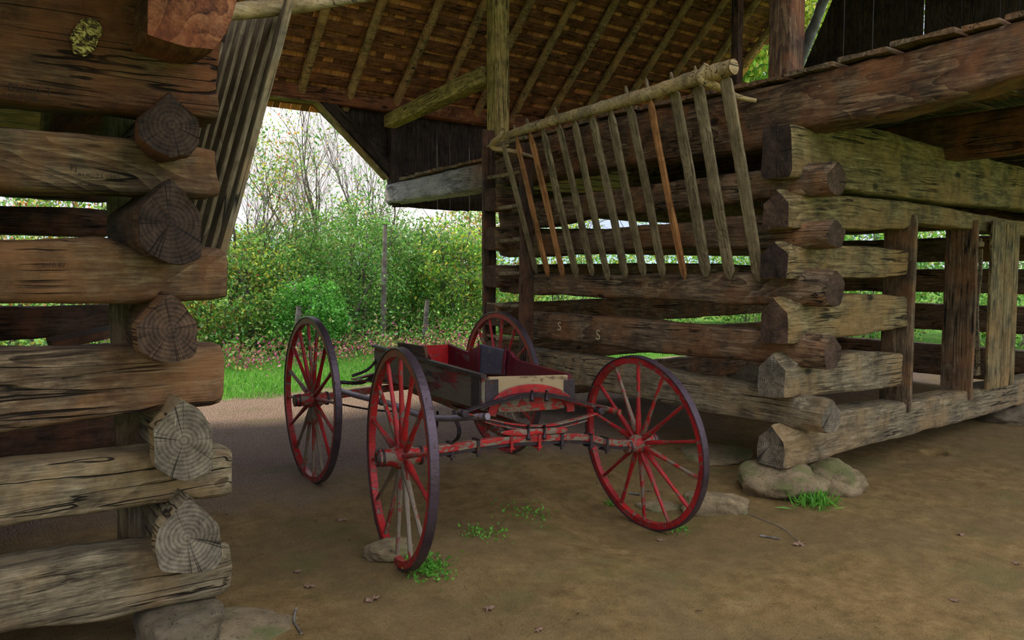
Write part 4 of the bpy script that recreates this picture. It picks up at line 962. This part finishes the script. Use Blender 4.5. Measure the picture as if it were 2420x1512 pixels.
def limb(V, Fc, a, b, r0, r1, n=6):
    a, b = Vector(a), Vector(b); x = (b - a); 
    if x.length < 1e-5: return
    x.normalize(); y = x.orthogonal().normalized(); z = x.cross(y); o = len(V)
    for p, r in ((a, r0), (b, r1)):
        for j in range(n): q = 2 * math.pi * j / n; V.append(p + y * (r * math.cos(q)) + z * (r * math.sin(q)))
    for j in range(n): k_ = (j + 1) % n; Fc.append((o + j, o + k_, o + n + k_, o + n + j))
def tree(name, base, h, r, seed, label, cols, nleaf, lsize=.09, spread=.55, cat='tree', group=None, depth=5, lean=(0, 0)):
    rnd = random.Random(seed); V = []; Fc = []; tips = []
    def grow(p, d, L, rr, lev):
        q = p; seg = 3
        for s in range(seg):
            d = (d + Vector((rnd.uniform(-.16, .16), rnd.uniform(-.16, .16), rnd.uniform(-.04, .14)))).normalized(); q2 = q + d * L / seg; r2 = rr * (1 - .22 / seg * (s + 1) * 1.2)
            limb(V, Fc, q, q2, rr, r2); q = q2; rr = r2
            if lev > 0 and s < seg - 1 and rnd.random() < .8:
                nd = (d + Vector((rnd.uniform(-1, 1), rnd.uniform(-1, 1), rnd.uniform(-.1, .5))) * spread * 1.2).normalized(); grow(q, nd, L * rnd.uniform(.5, .75), rr * .6, lev - 1)
            if lev <= 3: tips.append(q.copy())
        if lev == 0: return
        for _ in range(rnd.choice([2, 2, 3])):
            nd = (d + Vector((rnd.uniform(-1, 1), rnd.uniform(-1, 1), rnd.uniform(-.25, .6))) * spread).normalized(); grow(q, nd, L * rnd.uniform(.6, .85), rr * .68, lev - 1)
    b = Vector((base[0], base[1], gh(base[0], base[1]) - .05)); root = empty(name, b, label=label, cat=cat, group=group)
    grow(Vector((0, 0, 0)), Vector((lean[0], lean[1], 1)).normalized(), h * .30, r, depth)
    link('trunk_and_branches', mesh('trunk', V, Fc, [BARK]), Matrix.Translation(b), root)
    if nleaf:
        rng = np.random.default_rng(seed); tp = np.array([tuple(t) for t in tips]); K_ = max(8, nleaf // 14); ch = tp[rng.integers(0, len(tp), K_)]; pts = ch[rng.integers(0, K_, nleaf)] + rng.normal(size=(nleaf, 3)) * (.13 if nleaf < 6000 else .30) + np.array(tuple(b))
        leaves('foliage', pts, lsize, cols, seed, root)
    return root
def shrub(name, c, r, n, seed, label, cols, ls=.07, cat='shrub', stems=8, group=None, shell=.35):
    zb = gh(c[0], c[1]); root = empty(name, (c[0], c[1], zb), label=label, cat=cat, group=group); rnd = random.Random(seed); V = []; Fc = []
    SP = []
    for _ in range(stems):
        a = Vector((rnd.uniform(-.25, .25) * r[0], rnd.uniform(-.25, .25) * r[1], -.03)); d = Vector((rnd.uniform(-.6, .6) * r[0], rnd.uniform(-.6, .6) * r[1], r[2] * 1.7)); q = a
        for s in range(4): q2 = a + (d - a) * (s + 1) / 4 + Vector((rnd.uniform(-.1, .1), rnd.uniform(-.1, .1), 0)); limb(V, Fc, q, q2, .022 - .004 * s, .018 - .004 * s, 5); q = q2; SP.append(q)
    for _ in range(stems * 6):
        th = rnd.uniform(0, 6.28); a = rnd.choice(SP); q = a + Vector((math.cos(th) * r[0] * rnd.uniform(.3, .65), math.sin(th) * r[1] * rnd.uniform(.3, .65), rnd.uniform(-.2, .5) * r[2])); limb(V, Fc, a, q, .008, .003, 4)
    link('stems', mesh('stems', V, Fc, [BARK]), Matrix.Translation((c[0], c[1], zb)), root)
    leaves('foliage', blob(n, (c[0], c[1], zb + r[2] * .85), r, seed, shell=shell), ls, cols, seed, root)
    return root
def gx(px, Y): return onY(px, 700, Y).x
SH = [  # px, Y, radii, leaves, colours, leaf size, label
 (560, 13.0, (1.3, 1.0, 1.05), 11000, GY, .07, 'green leafy shrub in the left part of the rear opening'),
 (730, 11.9, (.62, .55, .62), 9000, [(.10, .34, .04), (.15, .42, .06), (.08, .26, .04)], .06, 'dense dark green vine mound over a fence post, behind the far left wheel'),
 (700, 13.6, (1.3, 1.0, 1.2), 12000, G, .07, 'tall bushy green thicket left of centre in the rear opening'),
 (840, 13.2, (1.35, 1.0, 1.38), 16000, G, .065, 'tallest dense green thicket in the centre of the rear opening'),
 (960, 13.4, (1.1, .9, 1.25), 12000, G, .065, 'vine-covered green thicket right of centre in the rear opening'),
 (1075, 12.8, (1.0, .9, 1.2), 10000, GY + [(.30, .55, .05)], .085, 'yellow-green bush with larger leaves beside the ladder'),
 (1150, 13.6, (1.2, 1.0, 1.5), 10000, GR, .08, 'bush with yellow and orange leaves just behind the ladder'),
 (480, 13.4, (1.1, 1.0, 1.1), 8000, GR, .07, 'reddish-tinged shrub behind the left log ends'),
 (880, 16.5, (3.6, 1.2, 1.25), 16000, G, .09, 'broad green hedge mass far behind the thickets'),
 (1330, 13.4, (1.5, 1.0, 1.4), 7000, GY, .09, 'green shrub glimpsed through the slats of the hay rack'),
 (1560, 13.0, (1.8, 1.0, 1.4), 7000, GY, .09, 'green shrub glimpsed through the middle gaps of the passage wall'),
 (1780, 12.5, (2.2, 1.2, 1.5), 7000, GY, .10, 'green shrub beyond the right crib corner'),
 (60, 12.5, (1.6, 1.0, 1.5), 7000, GR, .08, 'autumn-tinted shrub seen through the upper gap of the left crib'),
 (250, 12.8, (1.5, 1.0, 1.5), 7000, GR, .08, 'green shrub seen through the gaps beside the left log butts')]
for i, (px, Y, r, n, cols, ls, lab) in enumerate(SH):
    shrub('vine_mound' if 'mound' in lab else 'shrub', (gx(px, Y), Y), r, n, 700 + i, lab, cols, ls, stems=7)
for i, (x, y, r) in enumerate([(15, 8.5, (1.5, 1.6, 1.7)), (15.5, 5.5, (1.5, 1.8, 1.8)), (16, 11, (1.8, 1.8, 1.9)), (21, 9, (2.5, 3, 3.2))]):
    shrub('shrub', (x, y), r, 9000, 740 + i, ['green shrub beyond the far side wall, nearest the back', 'green shrub straight behind the crib doorway', 'green shrub beyond the back right corner of the barn', 'tall yellow-green bush far out behind the gable gap'][i], G + [(.28, .42, .05)], .10)
# trees against the sky
tree('bare_tree', (gx(770, 15.5), 15.5), 6.5, .09, 11, 'thin forked tree with sparse leaves against the sky, centre of the rear opening', GY, 500, .08, spread=.6, lean=(-.05, 0))
tree('bare_tree', (gx(860, 17), 17), 6.5, .08, 12, 'thin-branched tree with airy twigs behind the tall thicket', GY, 350, .08, spread=.65)
tree('bare_tree', (gx(930, 15), 15), 5.2, .07, 13, 'slender tree at the right edge of the bright sky', G, 900, .08, spread=.6)
tree('young_tree', (gx(600, 12.8), 12.8), 5.2, .06, 14, 'young tree with green and yellow leaves beside the left hay rack', GY, 2100, .075, spread=.65)
tree('young_tree', (gx(520, 14), 14), 4.6, .06, 15, 'red-leaved thin tree low behind the left hay rack', GR, 1900, .065, spread=.7)
tree('young_tree', (gx(690, 14.5), 14.5), 6, .05, 16, 'whippy sapling with red-tinged twigs in front of the sky', GR, 500, .06, spread=.7)
tree('leafy_tree', (20, 12), 12, .22, 17, 'tall bright yellow-green tree seen through the gable gap', [(.40, .52, .06), (.26, .46, .05), (.5, .5, .08)], 16000, .22, spread=.6)
tree('leafy_tree', (22, 15.5), 13, .22, 18, 'tall green tree behind the gable, left of the yellow-green one', [(.35, .50, .06), (.2, .42, .05)], 14000, .24, spread=.6)
# fence posts and old trunks
for px, py, Y, h, lab in ((697, 812, 11.3, .80, 'grey fence post in front of the vine mound'), (1003, 812, 11.4, .85, 'grey weathered fence post behind the wagon box'), (905, 800, 12.0, 2.1, 'slim vine-clad trunk standing in the thicket')):
    x = gx(px, Y); z = gh(x, Y); sweep('fence_post' if h < 1 else 'tree_snag', [(x, Y, z - .05), (x + .02, Y, z + h * .5), (x + .06, Y, z + h)], [.05, .045, .035], BARK, seed=760, rough=.2, n=10, label=lab, cat='post' if h < 1 else 'trunk')
# low weeds with pink flowers along the lawn edge
rng = np.random.default_rng(3)
n = 5200; pw = np.stack([rng.uniform(1.6, 7.5, n), rng.normal(11.0, .42, n), np.zeros(n)], 1); pw[:, 2] = [gh(a, b) + abs(rng.normal(0, .16)) for a, b in pw[:, :2]]
leaves('flowering_weeds', pw, .06, [(.12, .28, .05), (.10, .22, .04), (.55, .12, .28), (.40, .10, .14), (.35, .33, .10), (.3, .2, .1)], 61, droop=-.6, label='pink-flowered weeds along the edge of the lawn', cat='weeds', kind='stuff')
n = 9000; pw = np.stack([rng.uniform(-1, 12, n), rng.normal(12.0, .5, n), np.zeros(n)], 1); pw[:, 2] = [gh(a, b) + abs(rng.normal(0, .3)) for a, b in pw[:, :2]]
leaves('undergrowth', pw, .08, G + [(.2, .13, .06)], 62, droop=-.2, label='tangled green undergrowth at the foot of the thickets', cat='undergrowth', kind='stuff')
# grass
def grass(name, pts, h, cols, seed, **k): return leaves(name, pts, h, cols, seed, droop=-2.6, aspect=.10, **k)
n = 42000; pg = np.stack([rng.uniform(-.5, 12.5, n), 8.15 + 3.6 * rng.random(n) ** 1.2, np.zeros(n)], 1)
pg = pg[pg[:, 1] > 8.35 + .25 * np.sin(pg[:, 0] * 1.7) + .15 * np.sin(pg[:, 0] * 4.3)]; pg[:, 2] = [gh(a, b) for a, b in pg[:, :2]]
grass('lawn_grass', pg, .075, [(.10, .34, .03), (.16, .42, .05), (.08, .26, .03)], 63, label='bright green lawn grass beyond the rear of the barn', cat='grass', kind='stuff')
def tuft(px, py, n, rad, h, lab, seed, broad=False):
    p = onG(px, py); r = np.random.default_rng(seed); q = np.stack([r.normal(p.x, rad, n), r.normal(p.y, rad, n), np.zeros(n)], 1); q[:, 2] = [gh(a, b) for a, b in q[:, :2]]
    if broad: q[:, 2] += r.random(n) * h
    leaves('weed_tuft' if broad else 'grass_tuft', q, .022 if broad else h, [(.10, .30, .03), (.15, .38, .04)], seed, droop=-.5 if broad else -1.8, aspect=.55 if broad else .10, label=lab, cat='weed' if broad else 'grass', kind='stuff')
tuft(1015, 1352, 420, .055, .05, 'leafy green weed growing beside the foot of the near left wheel', 71, True)
tuft(1920, 1192, 260, .065, .10, 'tuft of green grass in front of the corner stones', 72)
tuft(1240, 1215, 120, .09, .03, 'straggling green weeds on the earth below the front axle', 73, True)
tuft(1140, 1265, 130, .07, .03, 'small green weeds right of the near left wheel', 74, True)
tuft(1450, 1195, 60, .03, .03, 'tiny green seedling left of the near right wheel foot', 75, True)
tuft(1245, 1050, 90, .06, .04, 'green weeds under the wagon by the far right wheel', 76, True)
tuft(1610, 1255, 50, .03, .02, 'tiny green weeds at the foot of the near right wheel', 77, True)
# dead leaves and twigs on the floor
m, t, b = mk('dead_leaf'); b.inputs['Base Color'].default_value = (.20, .12, .075, 1); DL = m
def deadleaf(px, py, s, seed, lab):
    p = onG(px, py); r = random.Random(seed); V = [Vector((0, 0, .006))]; n = 14
    for j in range(n):
        a = 2 * math.pi * j / n; rr = s * (1.0 if j % 2 else .55) * r.uniform(.7, 1.1); V.append(Vector((rr * math.cos(a), rr * .75 * math.sin(a), r.uniform(0, .35) * s)))
    me = mesh('dead_leaf', V, [(0, 1 + j, 1 + (j + 1) % n) for j in range(n)], [DL], smooth=False)
    o = link('dead_leaf', me, Matrix.Translation((p.x, p.y, p.z + .002)) @ Matrix.Rotation(r.random() * 6, 4, 'Z'), label=lab, cat='leaf'); sm = o.modifiers.new('s', 'SOLIDIFY'); sm.thickness = .0012
for i, (px, py, s, lab) in enumerate([(878, 1420, .035, 'curled grey-brown dead leaf below the near left wheel'), (730, 1388, .03, 'brown dead leaf on the floor right of the left crib base'), (703, 1352, .02, 'small dead leaf above the other brown leaves near the left crib'), (1155, 1440, .03, 'pale curled dead leaf in the bottom middle of the floor'), (1888, 1288, .032, 'brown dead leaf on the floor right of the twig'), (1560, 1278, .022, 'small dead leaf below the near right wheel'), (1762, 1200, .025, 'dead leaf beside the angular tan stone'), (1530, 1160, .022, 'dead leaf behind the spokes of the near right wheel'), (810, 1230, .028, 'dead leaf between the two left wheels'), (2270, 1265, .025, 'small dead leaf far right on the floor'), (1272, 1490, .02, 'tiny dead leaf at the very bottom of the floor'), (2255, 1420, .022, 'dead leaf on the floor in the lower right'), (2400, 1332, .022, 'dead leaf on the floor at the right edge')]):
    deadleaf(px, py, s * 1.35, 800 + i, lab)
def twig(pts, r, lab, seed):
    q = [onG(x, y) + Vector((0, 0, r + .002)) for x, y in pts]; sweep('twig', q, r, BARK, seed=seed, rough=.2, n=7, label=lab, cat='twig')
twig([(1795, 1268), (1842, 1276)], .005, 'short straight pale twig left of the brown dead leaf', 820)
twig([(1750, 1208), (1800, 1228), (1850, 1250), (1888, 1282)], .002, 'long thin root-like twig curving from the angular stone', 821)
twig([(700, 1440), (695, 1470), (712, 1500)], .004, 'curved twig on the floor near the left slab', 822)
twig([(1488, 1168), (1512, 1172)], .008, 'stubby pale stick between the near right wheel spokes', 823)
# rodent hole rim in the floor under the sill
# distant ridge
V = []; Fc = []; n = 60
for i in range(n + 1):
    x = -260 + i * 11; hgt = 16 + 9 * n3(x * .013, 0, 0, 5) + 3 * n3(x * .05, 0, 0, 6)
    for j, (dy, fz) in enumerate(((0, 0), (25, .6), (60, 1), (120, 0))): V.append((x, 170 + dy, -2 + hgt * fz))
for i in range(n):
    for j in range(3): Fc.append((i * 4 + j, (i + 1) * 4 + j, (i + 1) * 4 + j + 1, i * 4 + j + 1))
m, t, b = mk('hazy_wooded_ridge'); k = T(t); k.l(k.ramp(k.noise(k.coord((1, 1, 1)), .12, 6), [(.35, (.10, .17, .20)), (.65, (.18, .26, .28))]), b.inputs['Base Color'])
link('hills', mesh('hills', V, Fc, [m]), Matrix.Identity(4), kind='structure', label='distant blue-green wooded ridge')
